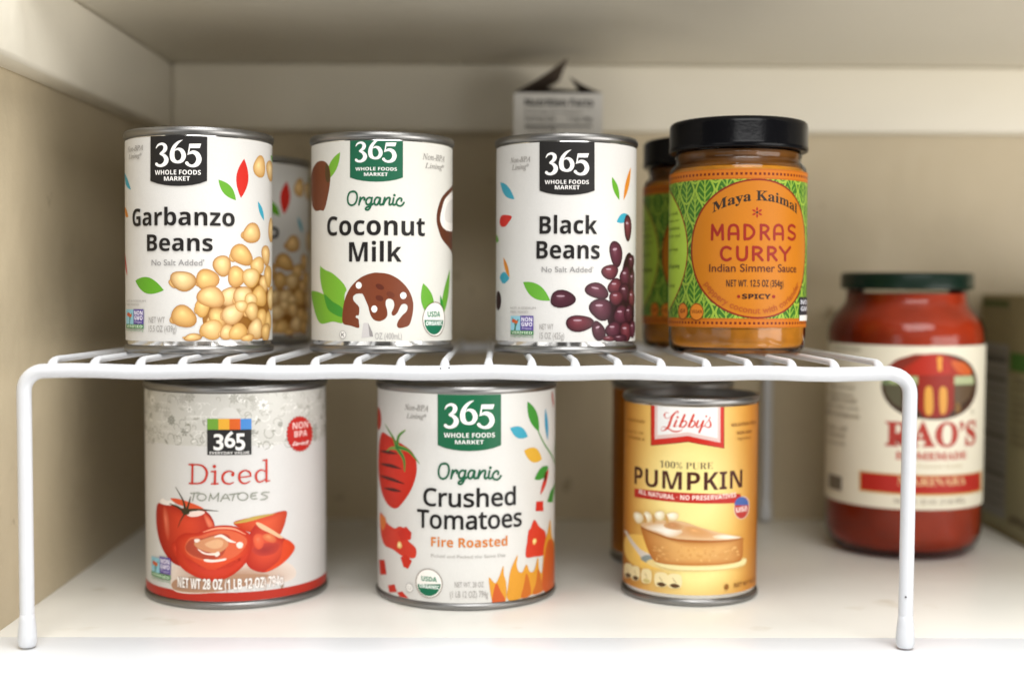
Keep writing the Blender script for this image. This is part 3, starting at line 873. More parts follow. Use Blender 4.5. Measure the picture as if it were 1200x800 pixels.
('G','picture',[(7.61,46.34),(13.83,48.5),(26.69,50.0),(36.43,50.76),(36.6,46.53),(34.53,41.11),(31.8,38.2),(21.69,39.19),(13.79,42.12)],25.83,45.26,'#d4532e','#b83a1c',1.3),
('S','picture',[(7.61,46.34),(18.54,49.43),(30.1,50.08),(23.37,48.52),(13.81,46.5)],'#b89a4c'),
('G','picture',[(16.13,40.39),(19.32,44.98),(21.72,45.2),(28.34,40.99),(35.43,36.14),(42.28,30.7),(39.21,25.86),(31.72,21.22),(23.22,18.97),(15.25,22.84),(12.96,31.77)],26.6,31.51,'#d2492c','#a82416',1.4),
('S','picture',[(19.32,45.78),(21.73,45.6),(28.34,41.4),(34.51,36.66),(32.69,36.48),(26.64,39.96),(21.71,42.8)],'#dfb48c'),
('G','picture',[(16.87,31.54),(21.67,34.38),(28.31,34.55),(32.67,33.24),(30.0,28.71),(21.64,27.96)],24.1,30.95,'#9c2a24','#b83a2a',1.5),
('B','picture',20.9,36.05,3.22,4.01,0,'#d8603c','#cc4a2e'),
('B','picture',26.7,37.14,4.21,2.41,-20,'#d07a4a','#cc5030'),
('S','picture',[(35.42,35.33),(42.28,30.7),(39.21,25.86),(31.72,21.22),(24.04,19.29),(32.63,25.15)],'#d2441f'),
('G','picture',[(-24.96,31.58),(-24.7,36.43),(-19.72,40.07),(-11.63,40.97),(-7.43,43.13),(-0.97,45.0),(6.83,44.93),(13.79,42.12),(17.3,37.92),(16.87,31.54),(13.7,24.54),(6.67,18.44),(-1.96,15.33),(-10.12,16.68),(-18.96,20.1),(-23.8,24.46)],-0.28,30.5,'#d9502c','#b32a18',2.2),
('G','picture',[(-23.73,30.9),(-16.18,22.72),(-5.97,18.44),(2.78,18.52),(10.58,23.1),(15.29,30.04),(9.03,24.76),(-0.34,21.73),(-10.08,22.28),(-18.9,26.52)],-4.33,20.48,'#c53c28','#c23722',1.6),
('K','picture',[(-8.26,41.51),(-0.98,43.64),(7.59,43.31),(13.78,40.12)],[0.32,0.96,0.96,0.32],'#e89a7a',0),
('S','picture',[(-18.84,33.73),(-16.04,37.93),(-9.95,39.45),(-4.18,41.61),(2.94,42.84),(9.9,41.09),(14.55,37.28),(12.96,32.57),(7.5,28.0),(-1.89,25.71),(-11.74,27.0),(-17.94,29.8)],'#d0603f'),
('S','picture',[(-18.37,33.77),(-15.15,37.19),(-8.29,38.32),(-3.39,40.04),(2.92,40.85),(6.02,38.41),(4.44,34.46),(1.28,28.91),(-5.09,26.85),(-13.46,28.5),(-17.93,31.0)],'#a8442f'),
('S','picture',[(-13.4,35.69),(-7.46,37.95),(-0.22,40.06),(3.69,38.45),(4.83,34.45),(-0.28,30.5),(-6.69,31.19),(-11.7,32.99)],'#c98a63'),
('S','picture',[(-7.48,35.16),(-1.81,37.67),(2.12,36.87),(1.31,33.69),(-3.44,32.86)],'#d8a77e'),
('S','picture',[(-11.7,32.59),(-6.7,30.4),(-1.86,30.49),(-2.67,29.29),(-8.35,29.94)],'#ecd9cd'),
('S','picture',[(-7.54,27.18),(-1.89,26.9),(3.62,27.69),(2.83,26.5),(-3.49,25.53),(-7.55,25.98)],'#ecd9cd'),
('S','picture',[(9.09,35.14),(11.04,36.26),(12.58,34.99),(11.8,33.03),(9.86,33.11)],'#ecd9cd'),
('S','picture',[(-2.6,38.85),(1.36,40.46),(6.01,37.62),(9.1,35.93),(5.23,36.44),(1.35,38.87)],'#ecd9cd'),
('S','picture',[(-13.39,37.29),(-10.81,37.82),(-10.39,36.64),(-12.54,35.74)],'#ecd9cd'),
('S','picture',[(-2.26,30.09),(-0.27,31.3),(0.5,29.71),(-1.48,28.5)],'#ecd9cd'),
('P','emblem',[(-5.66,95.96),(0.19,95.96),(0.19,101.68),(-5.66,101.68)],'#6f9e3a'),
('P','emblem',[(0.19,95.97),(5.9,95.97),(5.9,101.7),(0.19,101.7)],'#e0a83c'),
('P','emblem',[(5.9,95.91),(11.57,95.91),(11.57,101.65),(5.9,101.65)],'#d0612a'),
('P','emblem',[(11.57,95.78),(17.29,95.78),(17.29,101.52),(11.57,101.52)],'#4a86c8'),
('P','emblem',[(-5.73,82.51),(17.24,82.51),(17.24,95.95),(-5.73,95.95)],'#2a2928'),
('T','emblem','3',-2.4,2.84,85.36,8.4,'#eeece8',0.022,0),
('T','emblem','6',3.28,8.87,86.71,8.49,'#eeece8',0.022,0),
('T','emblem','5',8.94,13.94,85.22,8.68,'#eeece8',0.022,0),
('T','emblem','𝗘𝗩𝗘𝗥𝗬𝗗𝗔𝗬 𝗩𝗔𝗟𝗨𝗘',-4.52,15.98,82.99,1.39,'#e4e2de',0,0),
('P','emblem',[(56.27,90.47),(57.49,89.12),(55.91,88.31),(56.69,86.84),(54.9,86.35),(55.2,84.85),(53.36,84.7),(53.2,83.26),(51.43,83.45),(50.88,82.14),(49.28,82.66),(48.4,81.56),(47.04,82.37),(45.93,81.53),(44.85,82.6),(43.58,82.06),(42.82,83.33),(41.48,83.12),(41.04,84.51),(39.69,84.65),(39.58,86.09),(38.29,86.56),(38.5,87.98),(37.33,88.76),(37.84,90.07),(36.85,91.11),(37.63,92.24),(36.86,93.49),(37.86,94.38),(37.37,95.77),(38.54,96.35),(38.34,97.8),(39.64,98.06),(39.76,99.48),(41.11,99.38),(41.56,100.7),(42.9,100.25),(43.68,101.38),(44.94,100.61),(46.03,101.48),(47.13,100.43),(48.5,100.98),(49.36,99.71),(50.97,99.9),(51.51,98.49),(53.28,98.32),(53.42,96.85),(55.26,96.31),(54.95,94.88),(56.73,94.01),(55.94,92.71),(57.5,91.56)],'#b92a24'),
('T','emblem','𝗡𝗢𝗡',40.99,52.62,94.41,3.56,'#e9c6c0',0,0),
('T','emblem','𝗕𝗣𝗔',42.09,51.88,89.93,3.3,'#e9c6c0',0,0),
('T','emblem','𝓁𝒾𝓃𝒾𝓃𝑔',40.72,53.3,85.48,2.32,'#f0d8d4',0.03,0),
('K','lettering',[(-14.05,77.27),(-14.34,67.09)],1.18,'#bf3527',0),
('K','lettering',[(-16.18,77.09),(-11.34,77.29)],0.77,'#bf3527',0),
('K','lettering',[(-16.06,67.09),(-11.17,67.22)],0.77,'#bf3527',0),
('K','lettering',[(-11.82,77.27),(-8.7,76.83),(-6.46,74.71),(-6.11,72.0),(-7.34,69.02),(-9.48,67.6),(-11.66,67.2)],[0.77,0.91,1.27,1.27,1.18,0.91,0.77],'#bf3527',0),
('K','lettering',[(-1.6,73.96),(-1.83,67.26)],1.18,'#bf3527',0),
('K','lettering',[(-3.61,73.76),(-1.33,73.87)],0.72,'#bf3527',0),
('K','lettering',[(-3.65,67.28),(-0.11,67.4)],0.77,'#bf3527',0),
('K','lettering',[(7.47,71.91),(8.0,72.99),(5.8,74.03),(3.14,72.97),(2.14,70.48),(3.11,68.07),(5.76,67.23),(7.97,68.09)],[0.63,0.73,0.77,1.09,1.22,1.09,0.82,0.45],'#bf3527',0),
('K','lettering',[(10.73,70.65),(13.74,70.73),(16.78,71.05)],0.68,'#bf3527',0),
('K','lettering',[(16.78,71.05),(16.21,73.08),(13.76,74.18),(11.31,72.81),(10.73,70.34),(11.73,68.03),(13.94,67.27),(16.5,68.43)],[0.73,1.0,0.77,1.09,1.23,1.09,0.82,0.45],'#bf3527',0),
('K','lettering',[(25.18,79.19),(25.13,67.72)],1.19,'#bf3527',0),
('K','lettering',[(23.3,78.99),(25.47,79.13)],0.68,'#bf3527',0),
('K','lettering',[(24.94,67.87),(26.84,67.96)],0.69,'#bf3527',0),
('K','lettering',[(24.68,73.15),(22.12,74.04),(19.95,72.62),(19.49,70.41),(20.25,68.32),(21.86,67.67),(24.66,68.94)],[0.69,0.78,1.1,1.23,1.1,0.78,0.69],'#bf3527',0),
('B','lettering',-2.0,76.5,0.91,0.91,0,'#bf3527','#bf3527'),
('B','lettering',7.47,72.1,0.84,0.86,0,'#bf3527','#bf3527'),
('K','lettering',[(-15.19,61.91),(-12.68,62.07),(-10.24,62.35)],0.5,'#85897a',0),
('K','lettering',[(-13.08,62.01),(-14.11,58.0)],0.5,'#85897a',0),
('K','lettering',[(-4.05,62.15),(-5.0,58.32)],0.5,'#85897a',0),
('K','lettering',[(-4.05,62.06),(-2.7,59.35),(0.21,62.55)],0.5,'#85897a',0),
('K','lettering',[(0.21,62.55),(-0.27,58.1)],0.5,'#85897a',0),
('K','lettering',[(1.17,58.1),(3.73,61.85),(5.8,58.65)],0.5,'#85897a',0),
('K','lettering',[(2.07,59.55),(5.18,59.79)],0.5,'#85897a',0),
('K','lettering',[(5.64,61.51),(10.46,62.17)],0.5,'#85897a',0),
('K','lettering',[(8.2,61.82),(7.12,58.3)],0.5,'#85897a',0),
('K','lettering',[(20.08,62.12),(17.27,61.65),(16.72,59.85),(17.8,58.79),(19.88,58.94)],0.5,'#85897a',0),
('K','lettering',[(17.08,60.47),(19.35,60.62)],0.5,'#85897a',0),
('K','lettering',[(26.53,61.84),(23.45,61.9),(22.38,61.1),(24.62,60.16),(25.56,59.17),(23.9,58.25),(21.81,58.17)],0.5,'#85897a',0),
('K','lettering',[(-6.47,60.19),(-6.8,59.28),(-7.7,58.59),(-8.93,58.31),(-10.18,58.51),(-11.09,59.14),(-11.42,60.03),(-11.08,60.96),(-10.15,61.66),(-8.91,61.94),(-7.68,61.73),(-6.79,61.09)],0.5,'#85897a',1),
('K','lettering',[(15.15,60.3),(14.8,59.31),(13.85,58.62),(12.56,58.41),(11.28,58.72),(10.34,59.49),(10.01,60.5),(10.36,61.49),(11.3,62.19),(12.58,62.41),(13.87,62.09),(14.81,61.31)],0.5,'#85897a',1),
('T','lettering','𝗡𝗘𝗧 𝗪𝗧 𝟮𝟴 𝗢𝗭 (𝟭 𝗟𝗕 𝟭𝟮 𝗢𝗭) 𝟳𝟵𝟰𝗴',-23.54,34.77,11.27,5.47,'#9a8474',0.035,0),
('T','lettering','𝗡𝗘𝗧 𝗪𝗧 𝟮𝟴 𝗢𝗭 (𝟭 𝗟𝗕 𝟭𝟮 𝗢𝗭) 𝟳𝟵𝟰𝗴',-23.75,34.39,11.11,5.47,'#efe9e4',0.005,0),
('P','emblem',[(-46.8,15.62),(-37.83,15.62),(-37.83,24.62),(-46.8,24.62)],'#8fc3d4'),
('P','emblem',[(-37.83,17.01),(-28.71,17.01),(-28.71,25.93),(-37.83,25.93)],'#5b4a94'),
('P','emblem',[(-46.93,13.98),(-28.78,13.98),(-28.78,16.51),(-46.93,16.51)],'#3f7f4a'),
('K','emblem',[(-42.63,15.51),(-42.13,19.4),(-44.73,22.99)],[1.02,0.82,0.41],'#3c6e50',0),
('K','emblem',[(-42.16,17.66),(-39.47,22.7)],0.61,'#3c6e50',0),
('B','emblem',-43.48,21.37,2.02,1.16,0,'#c2512c','#c2512c'),
('B','emblem',-41.32,21.03,1.64,1.04,0,'#c8622f','#c8622f'),
('T','emblem','𝗡𝗢𝗡',-36.93,-29.4,22.5,2.51,'#e8e4f0',0.01,0),
('T','emblem','𝗚𝗠𝗢',-36.97,-29.44,19.53,2.51,'#e8e4f0',0.01,0),
('T','emblem','Project',-36.48,-29.89,17.7,1.26,'#cfc8e4',0,0),
('T','emblem','𝗩𝗘𝗥𝗜𝗙𝗜𝗘𝗗',-45.67,-29.49,14.44,1.61,'#d8e8d0',0,0),
('T','emblem','nongmoproject.org',-47.0,-28.81,12.49,0.92,'#6f9a74',0,0),
],
'crushed': [
('B','picture',-66.78,98.11,7.18,6.41,0,'#b63a28','#b63a28'),
('G','picture',[(-58.66,91.0),(-49.75,90.56),(-39.91,88.05),(-30.36,84.04),(-26.97,78.13),(-27.29,70.55),(-31.21,61.94),(-37.82,54.3),(-43.25,51.51),(-51.27,53.17),(-60.15,59.61),(-66.83,70.04),(-65.04,83.14)],-38.85,73.61,'#cf3322','#bf2a1a',1.6),
('K','picture',[(-61.17,80.78),(-49.76,81.46),(-40.99,81.43)],[0.57,1.85,0.43],'#4a1d18',0),
('K','picture',[(-61.18,73.68),(-46.98,74.37),(-37.83,73.71)],[0.57,1.85,0.43],'#4a1d18',0),
('K','picture',[(-62.35,67.11),(-46.98,67.1),(-35.45,65.93)],[0.57,1.85,0.43],'#4a1d18',0),
('K','picture',[(-54.63,61.14),(-44.45,61.55),(-37.82,61.52)],[0.57,1.84,0.42],'#4a1d18',0),
('K','picture',[(-41.66,84.41),(-44.45,89.7),(-53.55,96.47)],[2.22,1.67,0.42],'#7ea04a',0),
('K','picture',[(-40.99,84.48),(-39.91,90.82),(-34.71,94.7)],[2.5,1.94,0.83],'#7ea04a',0),
('K','picture',[(-40.99,84.48),(-46.98,83.86),(-51.26,81.99)],[2.22,1.39,0.42],'#7ea04a',0),
('K','picture',[(-40.99,85.17),(-32.12,83.9),(-25.02,77.58)],[2.5,1.66,0.42],'#7ea04a',0),
('K','picture',[(-40.99,84.48),(-35.85,79.44),(-35.07,72.61)],[2.77,1.94,0.69],'#7ea04a',0),
('K','picture',[(-41.66,84.41),(-44.45,89.7),(-52.87,95.84)],[1.25,0.83,0.28],'#2f7a34',0),
('K','picture',[(-40.99,84.48),(-39.91,90.82),(-35.09,94.12)],[1.39,0.97,0.42],'#2f7a34',0),
('K','picture',[(-40.99,85.17),(-32.12,83.9),(-25.34,77.97)],[1.39,0.83,0.28],'#2f7a34',0),
('K','picture',[(-40.99,84.48),(-35.85,79.44),(-35.07,73.16)],[1.53,1.11,0.42],'#2f7a34',0),
('S','picture',[(-62.38,45.7),(-56.56,45.98),(-51.28,42.6),(-43.25,40.75),(-39.47,42.27),(-35.82,42.06),(-30.66,39.91),(-30.66,36.45),(-32.44,35.55),(-27.24,32.0),(-27.57,27.13),(-32.07,26.17),(-36.8,26.63),(-44.44,28.94),(-54.65,29.99),(-61.24,36.62)],'#ca3a28'),
('P','picture',[(-40.98,39.27),(-33.92,42.99),(-29.97,39.99),(-31.72,36.33),(-37.8,34.84)],'#c22f22'),
('P','picture',[(-38.21,25.72),(-33.91,27.73),(-29.78,24.79),(-32.43,20.29),(-35.81,20.92)],'#c5301f'),
('S','picture',[(-62.39,44.99),(-54.64,45.58),(-52.24,42.44),(-56.57,37.46),(-61.24,39.47)],'#d9783c'),
('B','picture',-38.89,32.19,2.09,1.95,0,'#f0e0a0','#d88a3c'),
('P','picture',[(-64.44,19.51),(-54.3,21.55),(-51.6,13.98),(-61.28,11.99)],'#c5301f'),
('P','picture',[(-49.77,8.26),(-43.24,10.2),(-40.97,6.4),(-48.34,4.73)],'#c5301f'),
('P','picture',[(-40.97,6.12),(-36.78,7.39),(-32.05,4.36),(-38.82,4.25)],'#c5301f'),
('L','picture',36.52,110.28,46.16,93.17,6.82,'#3f8a34'),
('L','picture',25.12,96.74,36.87,91.32,6.15,'#3a9db4'),
('L','picture',52.68,105.17,55.85,87.44,3.79,'#3a93b6'),
('L','picture',34.21,84.08,49.17,77.91,7.76,'#d9a83a'),
('L','picture',61.83,114.39,65.99,104.42,2.56,'#b9402e'),
('L','picture',42.29,67.69,56.88,73.0,6.28,'#3f8a34'),
('L','picture',57.74,71.77,47.62,58.54,3.84,'#c93a2c'),
('L','picture',76.09,89.1,68.76,77.04,1.63,'#3f8a34'),
('K','picture',[(45.63,93.22),(53.29,84.56),(71.7,72.58)],[0.78,0.94,1.26],'#4a8a3a',0),
('L','picture',54.56,70.92,51.83,64.93,3.18,'#5c2a1c'),
('P','picture',[(72.51,61.9),(64.53,51.83),(55.56,53.58),(60.82,58.86)],'#3f8a34'),
('P','picture',[(43.89,55.41),(50.66,54.79),(51.04,49.18),(43.43,50.28)],'#c93226'),
('S','picture',[(42.23,45.72),(46.12,42.01),(48.98,39.98),(53.56,36.85),(54.02,29.58),(52.32,25.1),(42.4,25.54),(36.27,26.14),(35.82,30.12),(36.64,33.93),(37.67,40.06),(39.22,41.42)],'#cb3a26'),
('B','picture',42.62,33.86,1.73,1.89,0,'#ecd890','#d9883a'),
('S','picture',[(13.21,17.31),(16.75,14.29),(19.19,17.97),(21.34,23.21),(21.71,18.52),(23.1,13.72),(22.8,4.11),(18.43,3.3),(15.5,3.23)],'#d6952f'),
('S','picture',[(15.5,3.23),(15.96,10.48),(17.56,14.23),(19.73,10.17),(22.46,4.15)],'#c65a28'),
('S','picture',[(24.36,4.56),(24.49,13.58),(26.05,21.18),(30.24,28.18),(29.52,23.12),(31.07,19.02),(33.63,18.68),(36.29,22.22),(38.95,17.89),(42.47,18.11),(45.74,24.67),(46.9,18.13),(49.85,16.0),(52.26,29.9),(57.42,38.58),(60.1,42.92),(63.68,32.61),(71.3,26.24),(72.93,4.6),(52.56,5.57),(36.84,4.86)],'#d6952f'),
('S','picture',[(32.72,4.71),(34.29,10.75),(36.33,17.51),(39.0,11.59),(39.5,5.2)],'#c46a26'),
('S','picture',[(41.36,5.19),(43.78,10.77),(45.8,18.33),(49.29,11.33),(51.24,5.36)],'#c46a26'),
('S','picture',[(51.24,5.36),(52.34,23.51),(57.96,32.07),(68.67,26.77),(72.93,4.6)],'#c45a26'),
('P','emblem',[(-14.33,114.95),(19.66,114.91),(19.78,87.92),(15.33,86.5),(11.02,85.76),(6.8,85.37),(2.63,85.25),(-1.53,85.4),(-5.71,85.83),(-9.95,86.6),(-14.28,88.06)],'#17603f'),
('K','emblem',[(-10.3,107.34),(-9.11,109.04),(-6.96,109.76),(-5.33,108.91),(-4.92,107.44),(-5.83,105.67),(-8.07,104.25),(-5.82,103.51),(-4.29,101.37),(-5.0,99.21),(-6.93,97.9),(-8.88,97.86),(-10.02,98.62)],[0.39,1.08,1.37,1.96,2.35,1.96,0.59,1.77,2.55,2.45,1.67,1.47,1.77],'#f2efeb',0),
('K','emblem',[(4.86,111.88),(2.44,110.62),(0.13,108.07),(-0.97,104.64),(-0.45,101.31),(1.87,99.84),(4.49,100.62),(5.69,103.35),(4.47,106.11),(2.25,107.0),(0.64,106.11)],[0.2,1.27,2.06,2.64,2.55,1.47,2.06,2.45,2.15,1.18,0.29],'#f2efeb',0),
('K','emblem',[(7.93,103.92),(10.79,105.14),(13.5,104.0),(14.67,101.12),(13.41,98.6),(10.82,97.58),(8.56,98.21),(7.53,99.21)],[0.39,1.77,2.55,2.75,2.45,1.47,1.47,1.86],'#f2efeb',0),
('P','emblem',[(9.03,109.78),(15.9,109.74),(15.06,107.3),(9.04,107.43)],'#f2efeb'),
('P','emblem',[(8.93,109.79),(9.64,109.77),(8.74,104.1),(7.93,103.92)],'#f2efeb'),
('T','emblem','𝗪𝗛𝗢𝗟𝗘 𝗙𝗢𝗢𝗗𝗦',-10.88,16.26,92.3,2.46,'#f2efeb',-0.006,0),
('T','emblem','𝗠𝗔𝗥𝗞𝗘𝗧',-4.89,10.18,88.86,2.13,'#f2efeb',-0.006,0),
('T','lettering','𝑁𝑜𝑛-𝐵𝑃𝐴',-34.81,-19.6,105.73,3.13,'#8d8882',0.004,0),
('T','lettering','𝐿𝑖𝑛𝑖𝑛𝑔*',-33.45,-20.68,101.44,2.64,'#8d8882',0.004,0),
('K','lettering',[(-9.78,78.39),(-12.35,77.93),(-13.66,75.04),(-13.38,71.72),(-11.64,70.29),(-9.42,71.2),(-8.18,73.9),(-8.25,76.9),(-9.44,78.36),(-10.97,78.48)],1.1,'#1d5a3e',0),
('K','lettering',[(-6.16,75.02),(-6.62,72.61),(-6.96,70.67)],1.1,'#1d5a3e',0),
('K','lettering',[(-6.82,71.6),(-5.72,74.03),(-4.39,75.05),(-3.62,74.49),(-3.89,73.59)],1.1,'#1d5a3e',0),
('K','lettering',[(0.49,74.52),(-0.9,75.02),(-2.23,74.18),(-2.89,72.5),(-2.22,70.95),(-0.89,71.09),(0.1,72.36),(0.69,74.96)],1.1,'#1d5a3e',0),
('K','lettering',[(0.62,74.69),(0.1,71.36),(-0.39,69.19),(-1.71,67.75),(-3.01,68.07),(-2.55,69.18),(-0.89,69.86),(1.43,71.36)],1.1,'#1d5a3e',0),
('K','lettering',[(5.33,74.73),(3.47,75.01),(2.25,73.52),(2.09,71.69),(2.92,70.69),(4.24,71.51),(5.53,74.79),(5.14,71.67),(5.74,70.66),(7.07,71.43)],1.1,'#1d5a3e',0),
('K','lettering',[(8.07,74.88),(7.57,72.96),(7.14,70.57),(8.07,72.61),(9.41,74.42),(10.69,74.88),(11.17,74.13),(10.71,71.55),(11.19,70.53),(12.48,71.15)],1.1,'#1d5a3e',0),
('K','lettering',[(13.43,74.53),(12.89,71.47),(13.58,70.38),(15.07,71.22)],1.1,'#1d5a3e',0),
('K','lettering',[(18.05,72.58),(18.26,73.75),(17.16,74.37),(15.76,73.36),(15.06,71.72),(15.77,70.19),(17.53,69.7),(18.96,70.46),(19.78,71.62)],1.1,'#1d5a3e',0),
('B','lettering',13.84,76.18,0.77,0.75,0,'#1d5a3e','#1d5a3e'),
('T','lettering','𝖢𝗋𝗎𝗌𝗁𝖾𝖽',-22.47,28.76,55.67,9.54,'#1c1918',0.02,0),
('T','lettering','𝖳𝗈𝗆𝖺𝗍𝗈𝖾𝗌',-26.3,32.74,43.81,9.56,'#1c1918',0.02,0),
('T','lettering','𝗙𝗶𝗿𝗲 𝗥𝗼𝗮𝘀𝘁𝗲𝗱',-17.87,23.68,34.07,4.95,'#cc7a36',0,0),
('T','lettering','Picked and Packed the Same Day',-17.86,22.78,28.29,1.65,'#aaa6a0',0,0),
('T','lettering','NET WT. 28 OZ',-4.87,10.45,12.73,2.82,'#a19c98',0,0),
('T','lettering','(1 LB 12 OZ) 794g',-7.35,12.83,7.26,3.65,'#a19c98',0,0),
('B','emblem',-31.25,10.29,2.58,2.52,0,'#aaa6a2','#aaa6a2'),
('B','emblem',-31.24,10.29,2.23,2.18,0,'#ebe8e2','#ebe8e2'),
('T','emblem','U',-32.28,-30.13,9.28,2.01,'#aaa6a2',0,0),
('B','emblem',-19.23,14.04,7.83,7.82,0,'#6a4a38','#6a4a38'),
('B','emblem',-19.2,14.04,7.43,7.47,0,'#eeebe4','#eeebe4'),
('P','emblem',[(-12.43,14.2),(-12.58,12.74),(-13.05,11.32),(-13.81,10.03),(-14.82,8.92),(-16.04,8.05),(-17.43,7.45),(-18.9,7.15),(-20.4,7.17),(-21.85,7.52),(-23.17,8.16),(-24.29,9.08),(-25.14,10.23),(-25.68,11.56),(-25.86,13.01)],'#17694a'),
('T','emblem','𝗨𝗦𝗗𝗔',-23.54,-14.5,15.13,2.5,'#2a7a5a',0.02,0),
('T','emblem','𝗢𝗥𝗚𝗔𝗡𝗜𝗖',-24.69,-13.31,11.38,1.88,'#e9efe9',0.02,0),
],
'pumpkin': [
('P','emblem',[(-28.56,109.54),(12.96,110.45),(13.32,85.43),(-6.93,89.09),(-28.27,85.8)],'#7a1a10'),
('P','emblem',[(-28.15,109.74),(12.58,110.63),(12.94,85.78),(-6.93,89.59),(-27.86,86.18)],'#c42a1c'),
('P','emblem',[(-25.92,109.88),(10.56,110.68),(10.86,88.69),(-6.97,92.42),(-25.68,89.56)],'#dcbfb8'),
('P','emblem',[(-24.17,109.99),(8.94,110.72),(9.2,91.08),(-6.99,94.42),(-23.96,91.88)],'#e9e7e4'),
('K','emblem',[(-17.27,104.24),(-18.92,104.45),(-19.96,103.12),(-19.38,101.62),(-17.51,101.59),(-15.23,103.46),(-13.2,105.4),(-12.11,105.11),(-12.75,104.11)],[0.13,0.33,0.78,0.46,0.2,0.33,0.46,0.52,0.26],'#c93a24',0),
('K','emblem',[(-13.1,105.24),(-15.23,103.04),(-16.37,100.21),(-17.46,97.15),(-18.82,95.51),(-20.82,94.47),(-22.01,95.24),(-20.84,96.53),(-18.21,96.2),(-15.47,94.71),(-12.81,94.51),(-10.53,95.25),(-9.74,96.25)],[0.59,1.17,1.3,1.3,0.98,0.33,0.26,0.26,0.59,0.78,0.78,0.39,0.16],'#c93a24',0),
('K','emblem',[(-13.14,100.42),(-14.43,97.3)],1.11,'#c93a24',0),
('K','emblem',[(-14.43,97.3),(-13.5,97.15),(-12.52,97.78)],[0.46,0.39,0.2],'#c93a24',0),
('K','emblem',[(-8.75,103.6),(-10.2,100.14),(-11.34,97.33)],1.17,'#c93a24',0),
('K','emblem',[(-11.21,97.34),(-9.42,97.08),(-7.92,98.58),(-8.0,100.04),(-9.13,100.34),(-10.09,99.17)],[0.59,0.72,0.85,0.78,0.52,0.26],'#c93a24',0),
('K','emblem',[(-4.0,103.7),(-5.37,100.27),(-6.56,97.48)],1.17,'#c93a24',0),
('K','emblem',[(-6.43,97.48),(-4.76,97.09),(-3.34,98.67),(-3.45,100.04),(-4.48,100.44),(-5.36,99.29)],[0.58,0.71,0.84,0.78,0.52,0.26],'#c93a24',0),
('K','emblem',[(-1.59,100.58),(-2.46,97.87),(-1.71,97.07),(-0.27,98.21),(1.06,100.49)],[0.97,0.97,0.65,0.45,0.78],'#c93a24',0),
('K','emblem',[(1.32,100.65),(0.26,97.4),(-0.94,94.47)],[0.84,1.04,1.1],'#c93a24',0),
('K','emblem',[(0.07,96.75),(1.68,98.05),(4.27,101.29),(4.76,102.25)],[0.32,0.32,0.39,0.84],'#c93a24',0),
('K','emblem',[(4.11,101.29),(5.13,99.33),(4.99,97.54),(3.5,97.0),(2.17,97.79)],[0.39,0.97,0.91,0.52,0.65],'#c93a24',0),
('B','emblem',-12.57,102.27,0.72,0.59,0,'#c93a24','#c93a24'),
('P','emblem',[(2.11,103.25),(2.86,103.63),(3.33,103.08),(2.75,102.11)],'#c93a24'),
('T','emblem','®',6.17,7.09,96.71,0.49,'#d8a098',0,0),
('T','lettering','𝟏𝟎𝟎% 𝐏𝐔𝐑𝐄',-22.24,6.76,74.74,3.67,'#5d4a3a',-0.012,-0.2),
('T','lettering','𝗣𝗨𝗠𝗣𝗞𝗜𝗡',-40.7,26.1,63.58,9.68,'#4a2318',-0.004,-0.4),
('P','picture',[(-40.71,60.86),(-33.15,61.34),(-26.95,61.58),(-21.46,61.7),(-16.37,61.73),(-11.51,61.71),(-6.79,61.65),(-2.1,61.54),(2.65,61.39),(7.55,61.2),(12.73,60.94),(18.38,60.59),(24.87,60.09),(24.96,55.17),(18.46,55.53),(12.8,55.76),(7.62,55.93),(2.72,56.06),(-2.03,56.19),(-6.73,56.3),(-11.46,56.4),(-16.31,56.49),(-21.4,56.56),(-26.89,56.59),(-33.08,56.51),(-40.63,56.24)],'#b5281f'),
('T','lettering','𝗔𝗟𝗟 𝗡𝗔𝗧𝗨𝗥𝗔𝗟 · 𝗡𝗢 𝗣𝗥𝗘𝗦𝗘𝗥𝗩𝗔𝗧𝗜𝗩𝗘𝗦',-36.92,21.37,58.78,2.51,'#f2dcd2',0.006,-0.9),
('B','emblem',26.57,52.3,6.57,6.24,0,'#e0d6c8','#e0d6c8'),
('B','emblem',26.46,52.3,6.07,5.93,0,'#b43a34','#b43a34'),
('P','emblem',[(20.37,54.36),(20.59,55.74),(21.29,56.94),(22.43,57.84),(23.94,58.34),(25.7,58.39),(27.58,57.96),(29.41,57.1),(30.98,55.9),(32.07,54.49),(32.48,53.02)],'#4a63a0'),
('T','emblem','𝗨𝗦𝗔',21.53,31.39,50.15,2.74,'#f0e0d8',0.01,0),
('B','picture',-32.83,26.99,22.21,9.13,0,'#efc463','#efc463'),
('P','picture',[(-55.66,35.04),(-49.66,35.8),(-34.72,28.05),(-26.74,26.23),(-22.32,21.49),(-32.49,22.29),(-38.22,26.68),(-49.59,33.08)],'#d8cfc4'),
('S','picture',[(-34.66,23.46),(-28.58,25.96),(-23.18,22.14),(-25.78,21.03),(-31.46,21.69)],'#8a9490'),
('S','picture',[(-30.46,21.85),(-23.2,24.42),(-6.1,22.83),(14.05,23.16),(28.22,24.59),(30.27,21.22),(23.66,19.88),(1.37,19.33),(-13.54,18.99),(-24.01,19.75)],'#e6cd8a'),
('G','picture',[(-34.89,40.68),(-30.7,40.54),(-21.68,38.26),(-13.74,36.72),(1.17,36.12),(25.58,36.0),(27.41,33.09),(26.4,24.08),(17.64,22.84),(1.33,22.57),(-13.58,22.39),(-24.04,22.79),(-29.09,28.18)],1.26,28.97,'#dba863','#b06a2a',2),
('B','picture',15.39,25.55,1.26,0.42,0,'#d9a866','#d49e5a'),
('B','picture',17.11,29.77,0.83,0.7,0,'#d9a866','#d49e5a'),
('B','picture',-9.76,32.38,0.49,0.47,0,'#cd9450','#d49e5a'),
('B','picture',23.37,26.98,1.21,0.49,0,'#d9a866','#d49e5a'),
